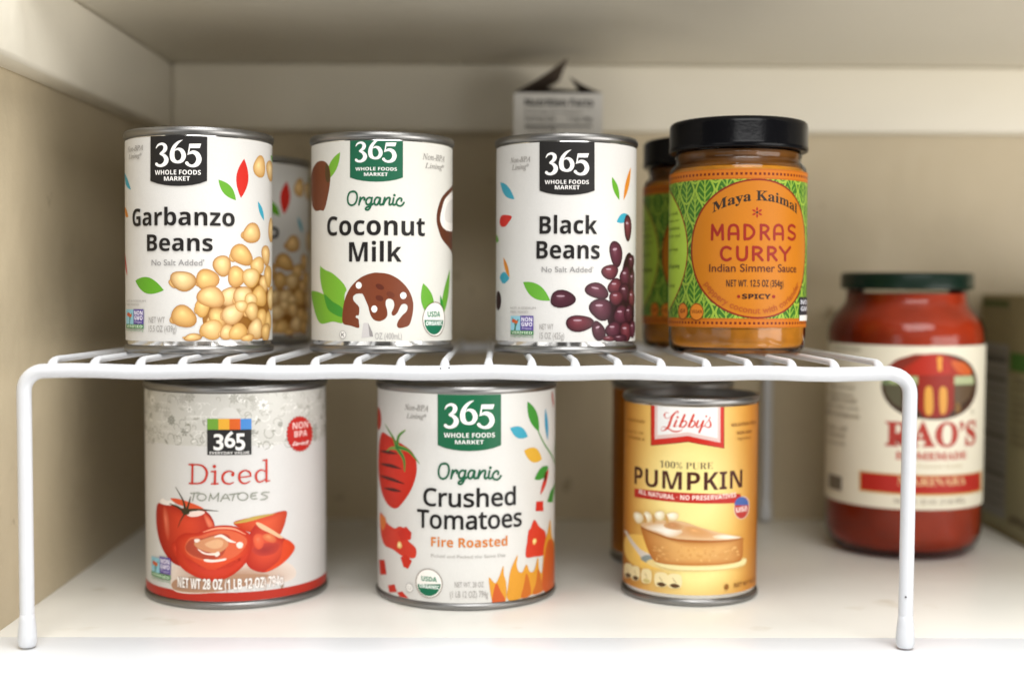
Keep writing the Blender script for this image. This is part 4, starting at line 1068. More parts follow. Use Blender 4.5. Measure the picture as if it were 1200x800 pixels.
('B','picture',-20.02,31.15,1.21,0.69,0,'#d9a866','#d49e5a'),
('B','picture',2.77,28.61,0.98,0.55,0,'#d9a866','#d49e5a'),
('B','picture',-19.55,27.66,1.23,0.6,0,'#d9a866','#d49e5a'),
('B','picture',-3.13,30.88,0.81,0.4,0,'#cd9450','#d49e5a'),
('B','picture',-4.64,27.79,0.82,0.49,0,'#d9a866','#d49e5a'),
('B','picture',-24.18,29.2,0.77,0.49,0,'#d9a866','#d49e5a'),
('B','picture',-5.86,30.66,0.73,0.85,0,'#cd9450','#d49e5a'),
('B','picture',0.92,25.28,0.81,0.85,0,'#d9a866','#d49e5a'),
('B','picture',-2.39,32.01,0.63,0.84,0,'#d9a866','#d49e5a'),
('B','picture',-9.47,27.52,1.16,0.72,0,'#cd9450','#d49e5a'),
('B','picture',-0.81,27.81,1.06,0.52,0,'#cd9450','#d49e5a'),
('B','picture',20.74,31.06,1.76,0.89,0,'#d9a866','#d49e5a'),
('B','picture',-23.45,24.4,0.64,0.89,0,'#d9a866','#d49e5a'),
('B','picture',15.83,26.89,1.04,0.63,0,'#cd9450','#d49e5a'),
('B','picture',19.01,30.14,0.58,0.87,0,'#d9a866','#d49e5a'),
('B','picture',2.9,30.78,0.82,0.78,0,'#cd9450','#d49e5a'),
('B','picture',16.26,27.89,1.49,0.49,0,'#cd9450','#d49e5a'),
('B','picture',13.08,28.05,1.31,0.86,0,'#cd9450','#d49e5a'),
('B','picture',-24.48,30.84,1.14,0.64,0,'#cd9450','#d49e5a'),
('B','picture',2.81,31.67,0.78,0.78,0,'#d9a866','#d49e5a'),
('B','picture',-11.3,29.75,0.52,0.88,0,'#cd9450','#d49e5a'),
('B','picture',-7.44,26.64,0.72,0.5,0,'#cd9450','#d49e5a'),
('B','picture',15.0,29.13,0.61,0.86,0,'#cd9450','#d49e5a'),
('B','picture',-1.54,29.46,1.21,0.79,0,'#d9a866','#d49e5a'),
('B','picture',3.83,25.62,1.04,0.87,0,'#cd9450','#d49e5a'),
('B','picture',-5.57,26.63,0.59,0.84,0,'#d9a866','#d49e5a'),
('B','picture',7.48,30.14,1.29,0.51,0,'#d9a866','#d49e5a'),
('B','picture',7.62,32.55,0.77,0.66,0,'#cd9450','#d49e5a'),
('B','picture',11.42,27.87,1.02,0.65,0,'#cd9450','#d49e5a'),
('B','picture',14.59,29.49,1.33,0.9,0,'#d9a866','#d49e5a'),
('B','picture',6.06,28.06,0.76,0.86,0,'#cd9450','#d49e5a'),
('B','picture',11.24,28.13,1.43,0.65,0,'#cd9450','#d49e5a'),
('B','picture',3.06,29.39,0.58,0.78,0,'#cd9450','#d49e5a'),
('B','picture',22.6,28.83,1.18,0.7,0,'#d9a866','#d49e5a'),
('B','picture',-11.79,25.25,0.63,0.8,0,'#d9a866','#d49e5a'),
('B','picture',-21.81,26.52,1.4,0.55,0,'#cd9450','#d49e5a'),
('B','picture',-9.95,30.18,0.47,0.39,0,'#d9a866','#d49e5a'),
('B','picture',12.21,26.26,1.47,0.46,0,'#cd9450','#d49e5a'),
('B','picture',5.35,25.19,0.54,0.87,0,'#d9a866','#d49e5a'),
('B','picture',-17.14,28.28,1.31,0.5,0,'#cd9450','#d49e5a'),
('B','picture',14.91,26.96,1.46,0.5,0,'#cd9450','#d49e5a'),
('B','picture',7.32,30.27,0.69,0.55,0,'#cd9450','#d49e5a'),
('B','picture',17.4,28.92,1.0,0.81,0,'#cd9450','#d49e5a'),
('B','picture',-4.88,28.23,0.67,0.85,0,'#cd9450','#d49e5a'),
('B','picture',6.85,27.99,0.81,0.88,0,'#d9a866','#d49e5a'),
('B','picture',-17.94,31.32,1.4,0.9,0,'#cd9450','#d49e5a'),
('B','picture',2.62,30.37,0.54,0.51,0,'#d9a866','#d49e5a'),
('B','picture',4.32,29.1,1.02,0.41,0,'#d9a866','#d49e5a'),
('B','picture',-22.24,30.36,0.55,0.59,0,'#cd9450','#d49e5a'),
('B','picture',-24.89,29.18,1.31,0.49,0,'#cd9450','#d49e5a'),
('B','picture',-21.59,29.4,1.37,0.72,0,'#d9a866','#d49e5a'),
('B','picture',8.7,27.61,1.4,0.84,0,'#d9a866','#d49e5a'),
('B','picture',0.64,27.52,1.1,0.67,0,'#cd9450','#d49e5a'),
('B','picture',-17.96,25.44,0.94,0.41,0,'#d9a866','#d49e5a'),
('B','picture',-17.51,25.14,0.96,0.66,0,'#cd9450','#d49e5a'),
('B','picture',15.33,29.64,0.94,0.6,0,'#d9a866','#d49e5a'),
('K','picture',[(-33.8,40.62),(-21.67,38.03),(-13.73,36.49),(1.17,35.89),(25.58,35.77)],[0.76,1.22,1.38,1.38,0.92],'#a5622c',0),
('S','picture',[(-24.47,22.73),(-13.57,22.01),(1.34,22.04),(17.65,22.24),(28.87,24.11),(29.57,22.09),(23.65,20.64),(1.36,20.09),(-13.55,19.98),(-22.32,21.11)],'#e9dba0'),
('G','picture',[(-34.35,41.53),(-26.06,45.33),(-10.82,46.32),(1.09,42.88),(12.96,39.47),(25.57,36.38),(17.43,35.88),(1.17,36.34),(-13.74,36.87),(-22.52,38.54)],-7.79,41.58,'#c48a58','#d8b488',1.2),
('G','picture',[(-31.71,41.16),(-21.74,44.31),(-12.3,43.97),(-7.8,42.33),(-11.48,38.38),(-16.83,37.22),(-23.37,39.2)],-18.44,40.25,'#f4eee2','#d6b48a',1.5),
('G','picture',[(7.27,38.62),(13.82,39.03),(25.0,36.29),(16.51,36.26),(8.88,36.9)],17.41,37.24,'#f2e8d8','#dcbc94',1.6),
('B','picture',-1.77,40.61,8.23,3.0,-12,'#c9935a','#cfa071'),
('B','picture',-13.92,43.5,5.36,2.26,0,'#b98050','#cba070'),
('B','picture',-36.43,45.48,4.45,3.06,0,'#f2ead2','#dcc28c'),
('B','picture',-29.44,46.82,3.27,2.89,0,'#f2ead2','#dcc28c'),
('B','picture',-21.86,48.46,3.17,2.87,0,'#f2ead2','#dcc28c'),
('B','picture',-14.69,48.71,3.69,2.41,0,'#f2ead2','#dcc28c'),
('S','picture',[(-32.31,47.56),(-30.78,47.01),(-29.76,44.1),(-31.74,43.44)],'#c99a5a'),
('S','picture',[(-26.55,48.31),(-25.2,47.71),(-24.29,44.78),(-26.05,44.2)],'#c99a5a'),
('S','picture',[(-18.54,49.15),(-17.35,48.5),(-16.53,45.55),(-18.1,45.04)],'#c99a5a'),
('S','emblem',[(-51.61,16.62),(-42.13,18.28),(-42.02,11.64),(-51.4,9.84)],'#ead9a6'),
('S','emblem',[(-50.17,11.05),(-46.08,12.88),(-42.4,12.1),(-46.03,10.24)],'#5a4024'),
('K','emblem',[(-47.56,15.53),(-46.11,14.28),(-45.22,13.53)],0.31,'#8a7448',0),
('S','emblem',[(-41.68,17.13),(-35.36,18.03),(-35.27,11.43),(-41.56,10.41)],'#ead9a6'),
('S','emblem',[(-40.87,11.48),(-38.26,12.93),(-35.56,11.91),(-38.22,10.32)],'#5a4024'),
('K','emblem',[(-39.26,15.67),(-38.28,14.32),(-37.65,13.52)],0.31,'#8a7448',0),
('S','emblem',[(-33.06,17.21),(-27.0,17.88),(-26.92,11.33),(-32.97,10.54)],'#ead9a6'),
('S','emblem',[(-32.33,11.58),(-29.86,12.92),(-27.21,11.82),(-29.83,10.32)],'#cbb878'),
('K','emblem',[(-30.81,15.67),(-29.88,14.3),(-29.27,13.48)],0.31,'#8a7448',0),
('S','emblem',[(-23.97,16.71),(-17.4,17.2),(-17.33,10.69),(-23.9,10.1)],'#ead9a6'),
('S','emblem',[(-23.22,11.11),(-20.56,12.37),(-17.65,11.19),(-20.53,9.79)],'#5a4024'),
('K','emblem',[(-21.58,15.13),(-20.57,13.73),(-19.91,12.9)],0.3,'#8a7448',0),
('S','emblem',[(-16.45,16.84),(-9.9,17.06),(-9.83,10.57),(-16.38,10.26)],'#ead9a6'),
('S','emblem',[(-15.72,11.23),(-13.09,12.38),(-10.16,11.08),(-13.06,9.81)],'#5a4024'),
('K','emblem',[(-14.1,15.17),(-13.1,13.74),(-12.44,12.88)],0.3,'#8a7448',0),
('T','lettering','𝗡𝗘𝗧 𝗪𝗧 𝟭𝟱 𝗢𝗭',20.39,41.6,9.49,2.23,'#7a4a1a',0,0),
('B','lettering',15.41,10.34,1.39,1.52,0,'#8a5a20','#8a5a20'),
('T','lettering','𝗨𝗡𝗦𝗪𝗘𝗘𝗧𝗘𝗡𝗘𝗗',-49.38,-32.13,97.81,1.36,'#96601e',0,0),
('T','lettering','SOURCE OF',-51.36,-32.74,91.41,1.36,'#96601e',0,0),
('T','lettering','𝗩𝗜𝗧𝗔𝗠𝗜𝗡 𝗔',-47.73,-32.0,88.15,1.36,'#96601e',0,0),
('T','lettering','𝗚𝗟𝗨𝗧𝗘𝗡 𝗙𝗥𝗘𝗘',17.26,39.75,97.25,1.52,'#7a4a20',0,0),
('T','lettering','𝗡𝗢𝗡 𝗚𝗠𝗢',21.19,33.83,92.66,1.52,'#7a4a20',0,0),
('T','lettering','Ingredients',21.69,33.2,89.62,1.52,'#7a4a20',0,0),
],
'marinara': [
('B','picture',4.6,110.16,33.65,20.59,0,'#4a2c20','#4a2c20'),
('P','picture',[(7.16,130.36),(12.28,129.02),(15.98,127.66),(19.02,126.3),(21.64,124.93),(23.95,123.56),(26.02,122.19),(27.86,120.81),(29.51,119.44),(30.96,118.06),(32.22,116.69),(-27.26,116.7),(-26.58,118.04),(-25.75,119.39),(-24.77,120.74),(-23.61,122.09),(-22.26,123.45),(-20.66,124.81),(-18.75,126.17),(-16.42,127.53),(-13.42,128.9),(-8.99,130.28)],'#9c2a18'),
('P','picture',[(32.22,116.69),(32.7,116.11),(33.15,115.53),(33.56,114.95),(33.93,114.37),(34.27,113.79),(34.57,113.21),(34.83,112.64),(35.05,112.06),(35.23,111.49),(35.38,110.92),(-28.76,111.04),(-28.71,111.6),(-28.63,112.16),(-28.54,112.73),(-28.42,113.29),(-28.29,113.86),(-28.13,114.43),(-27.95,114.99),(-27.74,115.56),(-27.51,116.13),(-27.26,116.7)],'#6f7f5a'),
('P','picture',[(35.38,110.92),(35.56,108.77),(35.16,106.65),(34.19,104.56),(32.67,102.51),(30.62,100.48),(28.05,98.48),(24.92,96.5),(21.11,94.53),(16.31,92.58),(9.36,90.63),(-9.4,90.57),(-15.31,92.51),(-19.07,94.49),(-21.85,96.49),(-24.0,98.51),(-25.67,100.55),(-26.95,102.62),(-27.87,104.7),(-28.47,106.8),(-28.77,108.91),(-28.76,111.04)],'#3d2a1e'),
('S','picture',[(-11.45,121.37),(-2.19,129.11),(6.25,129.81),(14.06,122.81),(11.02,117.99),(-6.03,117.58)],'#a82a1a'),
('S','picture',[(-27.55,118.09),(-19.54,126.73),(-4.92,129.78),(-14.13,122.7),(-20.71,117.65)],'#7a2a1c'),
('S','picture',[(13.99,125.58),(24.57,124.66),(31.66,118.12),(21.0,117.79)],'#c05a2a'),
('P','picture',[(4.54,128.71),(7.75,128.7),(7.65,119.83),(5.31,119.84)],'#d8943a'),
('P','picture',[(-25.43,115.38),(1.53,116.66),(0.91,112.5),(-23.3,111.28)],'#9aa878'),
('P','picture',[(6.54,116.65),(33.72,115.92),(33.41,111.02),(7.39,111.78)],'#a8b088'),
('P','picture',[(-7.1,117.28),(16.66,117.2),(16.7,96.3),(11.64,91.56),(-2.8,91.23),(-6.97,96.46)],'#8a2416'),
('P','picture',[(2.92,117.35),(5.36,117.35),(5.94,90.95),(3.49,90.69)],'#8a2016'),
('S','picture',[(-2.46,108.74),(1.69,109.03),(2.41,94.45),(-2.17,94.02)],'#cf9640'),
('S','picture',[(6.72,108.73),(11.25,108.4),(11.25,95.05),(7.33,94.42)],'#cf9440'),
('P','picture',[(17.87,103.24),(22.91,103.07),(21.68,94.03),(17.78,93.76)],'#7a5a30'),
('P','picture',[(-27.42,111.1),(-16.58,111.52),(-16.3,96.21),(-21.73,99.48),(-25.92,104.88)],'#54503c'),
('P','picture',[(16.82,110.93),(33.43,110.31),(29.46,102.78),(21.56,98.23),(17.06,101.87)],'#5d4a36'),
('T','lettering','𝐑𝐀𝐎’𝐒',-25.84,37.85,73.17,14.87,'#a63a30',0.02,0),
('T','lettering','𝐇𝐎𝐌𝐄𝐌𝐀𝐃𝐄',-19.53,28.21,64.84,4.54,'#b0473c',0.02,0),
('T','lettering','Premium Quality',-6.11,24.64,59.72,2.02,'#b9a884',0,0),
('P','emblem',[(-42.78,55.62),(49.82,55.0),(51.19,41.8),(-42.51,42.75)],'#c8a860'),
('P','emblem',[(-41.87,54.94),(46.88,54.57),(47.79,43.04),(-41.64,43.63)],'#a8281f'),
('T','lettering','𝐌𝐀𝐑𝐈𝐍𝐀𝐑𝐀',-18.01,27.59,48.67,5.06,'#d8b888',0,0),
('T','lettering','𝐍𝐄𝐓 𝐖𝐓. 𝟑𝟐 𝐎𝐙. (𝟐 𝐋𝐁) 𝟗𝟎𝟕𝐠',-20.23,27.21,37.02,3.04,'#8d8070',0,0),
('T','lettering','®',31.27,35.38,92.55,2.56,'#a09880',0,0),
('T','lettering','NUTRITION',-66.25,-43.45,130.82,2.06,'#8f8268',0.01,0),
('T','lettering','Italy’s finest',-74.28,-47.29,106.4,2.08,'#8f8268',0.01,0),
('T','lettering','homemade sauce',-82.71,-48.48,101.51,2.08,'#8f8268',0.01,0),
('T','lettering','made in small',-73.83,-45.83,97.65,2.08,'#8f8268',0.01,0),
('T','lettering','batches with only',-85.9,-43.29,93.46,2.08,'#8f8268',0.01,0),
('T','lettering','whole tomatoes',-85.01,-43.18,88.26,2.08,'#8f8268',0.01,0),
('T','lettering','olive oil',-80.62,-53.51,79.22,2.09,'#8f8268',0.01,0),
('T','lettering','onions',-83.32,-54.9,74.85,2.1,'#8f8268',0.01,0),
('T','lettering','basil',-79.87,-55.53,69.87,2.1,'#8f8268',0.01,0),
('P','lettering',[(-74.39,40.41),(-57.26,40.41),(-57.26,49.6),(-74.39,49.6)],'#6f6557'),
],
'curry': [
('CURRYBG',),
('B','medallion',-70.5,54.27,36,35.6,0,'#8a3a1a','#8a3a1a'),
('B','medallion',-70.5,54.27,35.2,34.8,0,'#a9c544','#a9c544'),
('B','medallion',4.1,54.27,36.6,35.8,0,'#7d2414','#7d2414'),
('B','medallion',4.1,54.27,35.6,34.9,0,'#ba7018','#ba7018'),
('T','lettering','𝐌𝐚𝐲𝐚 𝐊𝐚𝐢𝐦𝐚𝐥',-19.67,29.22,72.77,5.0,'#33261c',0.012,6.2),
('L','lettering',3.35,73.43,3.32,75.69,1.13,'#9a2a18'),
('L','lettering',2.82,73.12,0.74,74.24,1.13,'#9a2a18'),
('L','lettering',2.83,72.51,0.78,71.37,1.13,'#9a2a18'),
('L','lettering',3.37,72.22,3.4,69.96,1.13,'#9a2a18'),
('L','lettering',3.91,72.52,6.05,71.42,1.13,'#9a2a18'),
('L','lettering',3.9,73.13,6.0,74.29,1.13,'#9a2a18'),
('B','lettering',3.36,72.82,0.63,0.61,0,'#3a2a1e','#3a2a1e'),
('K','lettering',[(-19.66,59.14),(-19.52,66.49)],1.44,'#8c2418',0),
('K','lettering',[(-19.52,66.34),(-16.8,61.32)],1.44,'#8c2418',0),
('K','lettering',[(-16.8,61.32),(-14.27,66.28)],1.43,'#8c2418',0),
('K','lettering',[(-14.28,66.43),(-13.96,59.1)],1.43,'#8c2418',0),
('K','lettering',[(-10.79,59.09),(-10.84,63.12),(-10.31,65.53),(-8.57,66.39),(-6.81,65.51),(-6.23,63.1),(-6.18,59.09)],1.43,'#8c2418',0),
('K','lettering',[(-10.82,61.87),(-6.21,61.86)],1.43,'#8c2418',0),
('K','lettering',[(-2.9,66.39),(-2.81,59.09)],1.43,'#8c2418',0),
('K','lettering',[(-2.9,66.25),(-0.42,65.96),(1.62,63.86),(1.65,61.67),(-0.33,59.54),(-2.81,59.24)],1.43,'#8c2418',0),
('K','lettering',[(5.48,66.44),(5.59,59.14)],1.43,'#8c2418',0),
('K','lettering',[(5.48,66.3),(8.01,66.18),(9.53,64.67),(8.06,62.82),(5.54,62.5)],1.43,'#8c2418',0),
('K','lettering',[(7.37,62.52),(10.0,59.19)],1.43,'#8c2418',0),
('K','lettering',[(13.02,59.22),(12.95,63.25),(13.52,65.68),(15.47,66.59),(17.53,65.75),(18.25,63.34),(18.33,59.3)],1.43,'#8c2418',0),
('K','lettering',[(12.97,62.01),(18.27,62.09)],1.43,'#8c2418',0),
('K','lettering',[(27.23,65.98),(24.68,66.8),(22.5,65.71),(22.7,63.95),(24.77,63.11),(27.2,62.13),(27.24,60.5),(24.85,59.42),(22.22,60.26)],1.45,'#8c2418',0),
('K','lettering',[(-9.99,54.3),(-11.8,55.1),(-13.87,54.31),(-14.72,51.77),(-13.8,49.24),(-11.71,48.44),(-9.92,49.24)],1.43,'#8c2418',0),
('K','lettering',[(-6.47,55.1),(-6.42,51.11),(-5.8,49.12),(-4.07,48.46),(-2.34,49.13),(-1.77,51.13),(-1.83,55.11)],1.43,'#8c2418',0),
('K','lettering',[(1.57,55.13),(1.66,48.49)],1.43,'#8c2418',0),
('K','lettering',[(1.57,55.0),(4.28,54.88),(5.91,53.5),(4.33,51.82),(1.61,51.54)],1.43,'#8c2418',0),
('K','lettering',[(3.58,51.55),(6.39,48.51)],1.43,'#8c2418',0),
('K','lettering',[(9.57,55.19),(9.67,48.53)],1.43,'#8c2418',0),
('K','lettering',[(9.57,55.06),(12.24,54.95),(13.88,53.57),(12.29,51.89),(9.63,51.6)],1.43,'#8c2418',0),
('K','lettering',[(11.56,51.61),(14.38,48.57)],1.43,'#8c2418',0),
('K','lettering',[(16.49,55.27),(19.91,51.83)],1.44,'#8c2418',0),
('K','lettering',[(23.53,55.37),(19.91,51.83)],1.44,'#8c2418',0),
('K','lettering',[(19.91,51.97),(19.98,48.62)],1.44,'#8c2418',0),
('T','lettering','Indian Simmer Sauce',-21.06,28.85,42.5,3.99,'#5a2a1a',0.008,0),
('T','lettering','𝗡𝗘𝗧 𝗪𝗧. 𝟭𝟮.𝟱 𝗢𝗭 (𝟯𝟱𝟰𝗴)',-11.97,19.02,34.85,3.5,'#4a2a1a',-0.004,0),
('T','lettering','𝗦𝗣𝗜𝗖𝗬',-3.97,11.23,28.68,2.5,'#3d2016',0.015,0),
('B','lettering',-5.63,29.81,0.82,0.83,0,'#8c2418','#8c2418'),
('B','lettering',12.94,29.85,0.97,0.84,0,'#8c2418','#8c2418'),
('A','lettering','peppery coconut with coriander',4.1,54.3,33.2,-147,-33,2.5,'#a8521e',0.012),
('B','emblem',-38.12,22.03,4.09,4.45,0,'#7d3a14','#7d3a14'),
('B','emblem',-38.04,22.03,3.54,3.93,0,'#cc7424','#cc7424'),
('B','emblem',-28.28,21.77,4.34,4.57,0,'#7d3a14','#7d3a14'),
('B','emblem',-28.24,21.77,3.92,4.06,0,'#d27e28','#d27e28'),
('T','emblem','𝗩𝗘𝗚𝗔𝗡',-31.48,-24.89,21.09,1.69,'#6a3010',0,0),
('T','emblem','𝗚𝗙',-40.05,-35.72,21.18,2.05,'#6a3010',0,0),
('P','emblem',[(32.44,20.23),(49.18,20.23),(49.18,29.66),(32.44,29.66)],'#2a2a30'),
('P','emblem',[(32.65,17.31),(49.17,17.31),(49.17,20.23),(32.65,20.23)],'#e4e2dc'),
('T','emblem','𝗡𝗢𝗡',33.96,49.19,25.87,2.4,'#cfcfd4',0,0),
('T','emblem','𝗚𝗠𝗢',34.09,49.18,22.44,2.4,'#cfcfd4',0,0),
('T','lettering','mix with',-57.9,-43.27,72.9,1.21,'#66782a',0,0),
('T','lettering','lentils or',-57.61,-41.58,69.41,1.21,'#66782a',0,0),
('T','lettering','vegetables',-57.27,-41.5,65.1,1.21,'#66782a',0,0),
('T','lettering','simmer and',-56.98,-40.81,61.13,1.21,'#66782a',0,0),
('T','lettering','serve',-56.48,-42.87,53.92,1.21,'#66782a',0,0),
('T','lettering','refrigerate',-55.94,-41.11,45.28,1.21,'#66782a',0,0),
('T','lettering','after opening',-55.91,-41.1,44.77,1.21,'#66782a',0,0),
('T','lettering','enjoy',-55.34,-45.66,34.9,1.21,'#66782a',0,0),
],
}
# ------------------------------------------------------------------ the cupboard (setting)


def struct(name, me, m, label):
    o = link(name, me, None, m)
    o['kind'] = 'structure'
    o['label'] = label
    return o


XL, XR, YF, YB, ZC = -.246, .62, .545, .965, .326
struct('front_trim', box('front_trim', XL - .1, XR, YF, .6475, -.022, .0001, .0004), M_EDGE, 'white painted front strip of the shelf board')
struct('floor', box('floor', XL, XR, .6475, YB, -.02, 0, .0002), M_FLOOR, 'ivory painted shelf board the food stands on')
struct('left_wall', box('left_wall', XL - .02, XL, YF + .05, YB + .02, -.02, .60, .001), M_WALL, 'tan painted side wall of the cupboard')
struct('back_wall', box('back_wall', XL, XR + .02, YB, YB + .02, -.02, .60, .001), M_WALL, 'tan painted back wall of the cupboard')
struct('ceiling', box('ceiling', XL, XR, .640, YB, ZC, ZC + .018, .002), M_CREAM, 'cream underside of the shelf above')
struct('side_trim', box('side_trim', XL, XL + .018, YF + .055, YB, .279, ZC, .0028), M_CREAM, 'cream wooden cleat along the side wall under the upper shelf')
struct('back_trim', box('back_trim', XL + .018, XR, YB - .019, YB, .279, ZC, .0028), M_CREAM, 'cream wooden cleat along the back wall under the upper shelf')

# ------------------------------------------------------------------ wire rack
SL = .02


def ztop(y):
    return .1387 - SL * (y - .628)


RX0, RX1, RY0, RY1 = -.2215, .1970, .628, .957
rack = thing('wire_rack', 'white coated wire shelf rack holding the upper row of cans and jars', 'wire rack', (0, 0, 0))


def frame(y):
    zc = ztop(y) - .0068
    r = .0095
    P = [(RX0, y, .006)] + [(RX0, y, .006 + (zc - r - .006) * i / 8) for i in range(1, 9)]
    for i in range(1, 9):
        a = math.pi / 2 * i / 8
        P.append((RX0 + r - r * math.cos(a), y, zc - r + r * math.sin(a)))
    P += [(RX0 + r + (RX1 - RX0 - 2 * r) * i / 30, y, zc + .0004 * math.sin(i * 1.3)) for i in range(1, 31)]
    for i in range(1, 9):
        a = math.pi / 2 * i / 8
        P.append((RX1 - r + r * math.sin(a), y, zc - r + r * math.cos(a)))
    P += [(RX1, y, zc - r + (.006 - zc + r) * i / 8) for i in range(1, 9)]
    f = link('frame', tube('frame', P, .00345, 24), rack, M_WIRE)
    for x, lean in ((RX0, -1), (RX1, 1)):
        prof = [(.0001, 0), (.0032, 0), (.0039, .0006), (.00435, .0022), (.0044, .0055), (.0041, .0095), (.0037, .0130), (.0034, .0160), (.0030, .0162)]
        c = link('foot_cap', lathe('foot_cap', prof, 32, 60), f, M_WIRE)
        c.location = (x, y, .0008)
    return f


frame(RY0)
frame(RY1)
for i in range(20):
    x = -.2089 + .020585 * i + random.Random(i).uniform(-.0006, .0006)
    end = [(-.0006, .0062, .0019), (.0002, .0052, .0023), (.0013, .0040, .0024), (.0028, .0028, .0021), (.0050, .0020, .0018), (.0085, .0016, .00166)]
    P, rr = [], []
    for d, dz, r in end:
        P.append((x, RY0 + d, ztop(RY0 + d) - dz))
        rr.append(r)
    for k in range(1, 12):
        y = RY0 + .0085 + (RY1 - RY0 - .017) * k / 12
        P.append((x + .0004 * math.sin(i * 2.1) * math.sin(math.pi * k / 12), y, ztop(y) - .0016))
        rr.append(.00165)
    for d, dz, r in end[::-1]:
        P.append((x, RY1 - d, ztop(RY1 - d) - dz))
        rr.append(r)
    link('cross_wire', tube('cross_wire', P, rr, 14), rack, M_WIRE)
for p, r in (((RX1 - .0012, RY0 - .0034, .026), .0005), ((-.0215, RY0 - .0024, .1342), .0006), ((-.0255, RY0 - .0026, .1340), .0005)):
    me = lathe('chip', [(.00001, -r), (r * .7, -r * .6), (r, 0), (r * .7, r * .6), (.00001, r)], 10)
    o = link('paint_chip', me, rack, M_CHIP)
    o.location = p

# ------------------------------------------------------------------ cans


def can(name, label, art, loc, R=.0374, h=.1125, z0=.0062, z1=.1078, paper_col='#d3d1cd', fn=None, nv=1, group=None, on_rack=False, extra=None):
    t = thing(name, label, 'can', loc, group, (-SL, 0, 0) if on_rack else (0, 0, 0))
    q = R - .0374
    rb = .0367 + q
    link('body', lathe('body', [(rb - .0004, .0030), (rb, .0042), (rb, h - .0042), (rb - .0004, h - .0030)]), t, M_TIN)
    base = [(.0001, .0042), (.0300 + q, .0042), (.0318 + q, .0036), (.0336 + q, .0040), (.0348 + q, .0012), (.0356 + q, .0002), (.0366 + q, 0), (.0377 + q, .0003), (.0382 + q, .0009), (.0383 + q, .0020), (.0382 + q, .0030), (.0377 + q, .0036), (.0368 + q, .0040)]
    link('base', lathe('base', base), t, M_SEAM)
    lid = [(.0368 + q, h - .0042), (.0377 + q, h - .0037), (.0382 + q, h - .0031), (.0383 + q, h - .0020), (.0382 + q, h - .0008), (.0376 + q, h - .0001), (.0366 + q, h), (.0357 + q, h - .0004), (.0352 + q, h - .0014), (.0347 + q, h - .0048), (.0335 + q, h - .0052), (.0320 + q, h - .0046), (.0300 + q, h - .0048), (.0285 + q, h - .0041), (.0270 + q, h - .0045), (.0150, h - .0044), (.0001, h - .0044)]
    link('lid', lathe('lid', lid), t, M_SEAM)
    lb = paper('label', R, z0, z1, paper_col, t, rb + .00002, fn, nv)
    p = Print(R)
    if extra:
        extra(p)
    p.run(ART[art])
    p.build(lb, bent(R), M_PRINT, True, z0 * 1000 + .05, z1 * 1000 - .05)
    return t


def at(x, y):
    return (x, y, ztop(y))


gb = can('food_can', 'white garbanzo beans can with a black emblem, standing first in the upper row', 'garbanzo', at(-.1546, .6994), group='garbanzo bean cans', on_rack=True)
gb2 = copy_tree(gb)
gb2.location = at(-.1530, .826)
gb2['label'] = 'blurred garbanzo beans can half hidden behind the front garbanzo can'
can('food_can', 'off-white organic coconut milk can with green emblem and brown splash picture', 'coconut', at(-.0605, .7136), paper_col='#d5d3cb', on_rack=True)
can('food_can', 'white black beans can with black emblem and purple beans picture', 'blackbean', at(.0378, .7150), on_rack=True)


def diced_bg(p):
    R = p.R * 1000
    U = math.pi * R - .2
    p.add('pattern', [(-U, 87), (U, 87), (U, 116), (-U, 116)], [(0, 1, 2, 3)], lin('#cbc9c2'))
    rn = random.Random(11)
    base = p.layer

    def K(P, w, c, closed=0):
        p.layer = base + rn.random() * 8
        p.stroke('pattern', P, w, c, closed, 3)
    for i in range(340):
        u, v = rn.uniform(-88, 90), rn.uniform(86.5, 114)
        k = rn.random()
        dark = rn.choice(['#96958c', '#a3a197', '#919084', '#9d9b90']) if v < 104 else rn.choice(['#b9b7af', '#adaba2'])
        if k < .16:      # flower heads
            r = rn.uniform(1.4, 3.4)
            nP = rn.randint(6, 9)
            c = rn.choice(['#e8e6e1', dark, dark])
            for q in range(nP):
                a = 2 * math.pi * q / nP
                p.layer = base + rn.random() * 8
                p.leaf('pattern', u + r * .25 * math.cos(a), v + r * .25 * math.sin(a), u + r * math.cos(a), v + r * math.sin(a), r * .42, c)
            p.layer = base + 9
            p.blob('pattern', u, v, r * .26, r * .26, 0, dark, dark)
        elif k < .52:    # curls
            r = rn.uniform(1.5, 4.5)
            a0 = rn.uniform(0, 6.28)
            K([(u + r * (1 - j * .1) * math.cos(a0 + j * .7), v + r * (1 - j * .1) * math.sin(a0 + j * .7)) for j in range(7)], .34, rn.choice(['#e6e4df', dark, dark]))
        elif k < .88:    # leaves
            a = rn.uniform(0, 6.28)
            L_ = rn.uniform(2, 4.6)
            p.layer = base + rn.random() * 8
            p.leaf('pattern', u, v, u + L_ * math.cos(a), v + L_ * math.sin(a), L_ * .3, rn.choice(['#e4e2dc', dark, '#b9b7ae']))
        else:            # clouds
            for j in range(3):
                K([(u + j * 2.4 + 1.6 * math.cos(t * .63), v + 1.1 * math.sin(t * .63)) for t in range(6)], .3, '#e0ded8')
    p.layer = base + 12
    p.blob('pattern', 5.5, 101, 6.2, 6.8, 0, '#d2d0ca', '#d2d0ca')
    p.add('band', [(-U, 4.2), (U, 4.2), (U, 9.2), (-U, 9.2)], [(0, 1, 2, 3)], lin('#b03022'))
    p.layer = base + 16


BR, BH = .0499, .119
can('food_can', 'large diced tomatoes can with grey patterned band and red bottom stripe under the rack', 'diced', (-.1456, .7505, 0), BR, BH, .0044, .1148, '#d3d1ce', extra=diced_bg)
can('food_can', 'large white crushed tomatoes can with green emblem and flames picture under the rack', 'crushed', (-.0159, .7490, 0), BR, BH, .0040, .1158, '#d5d3ce')


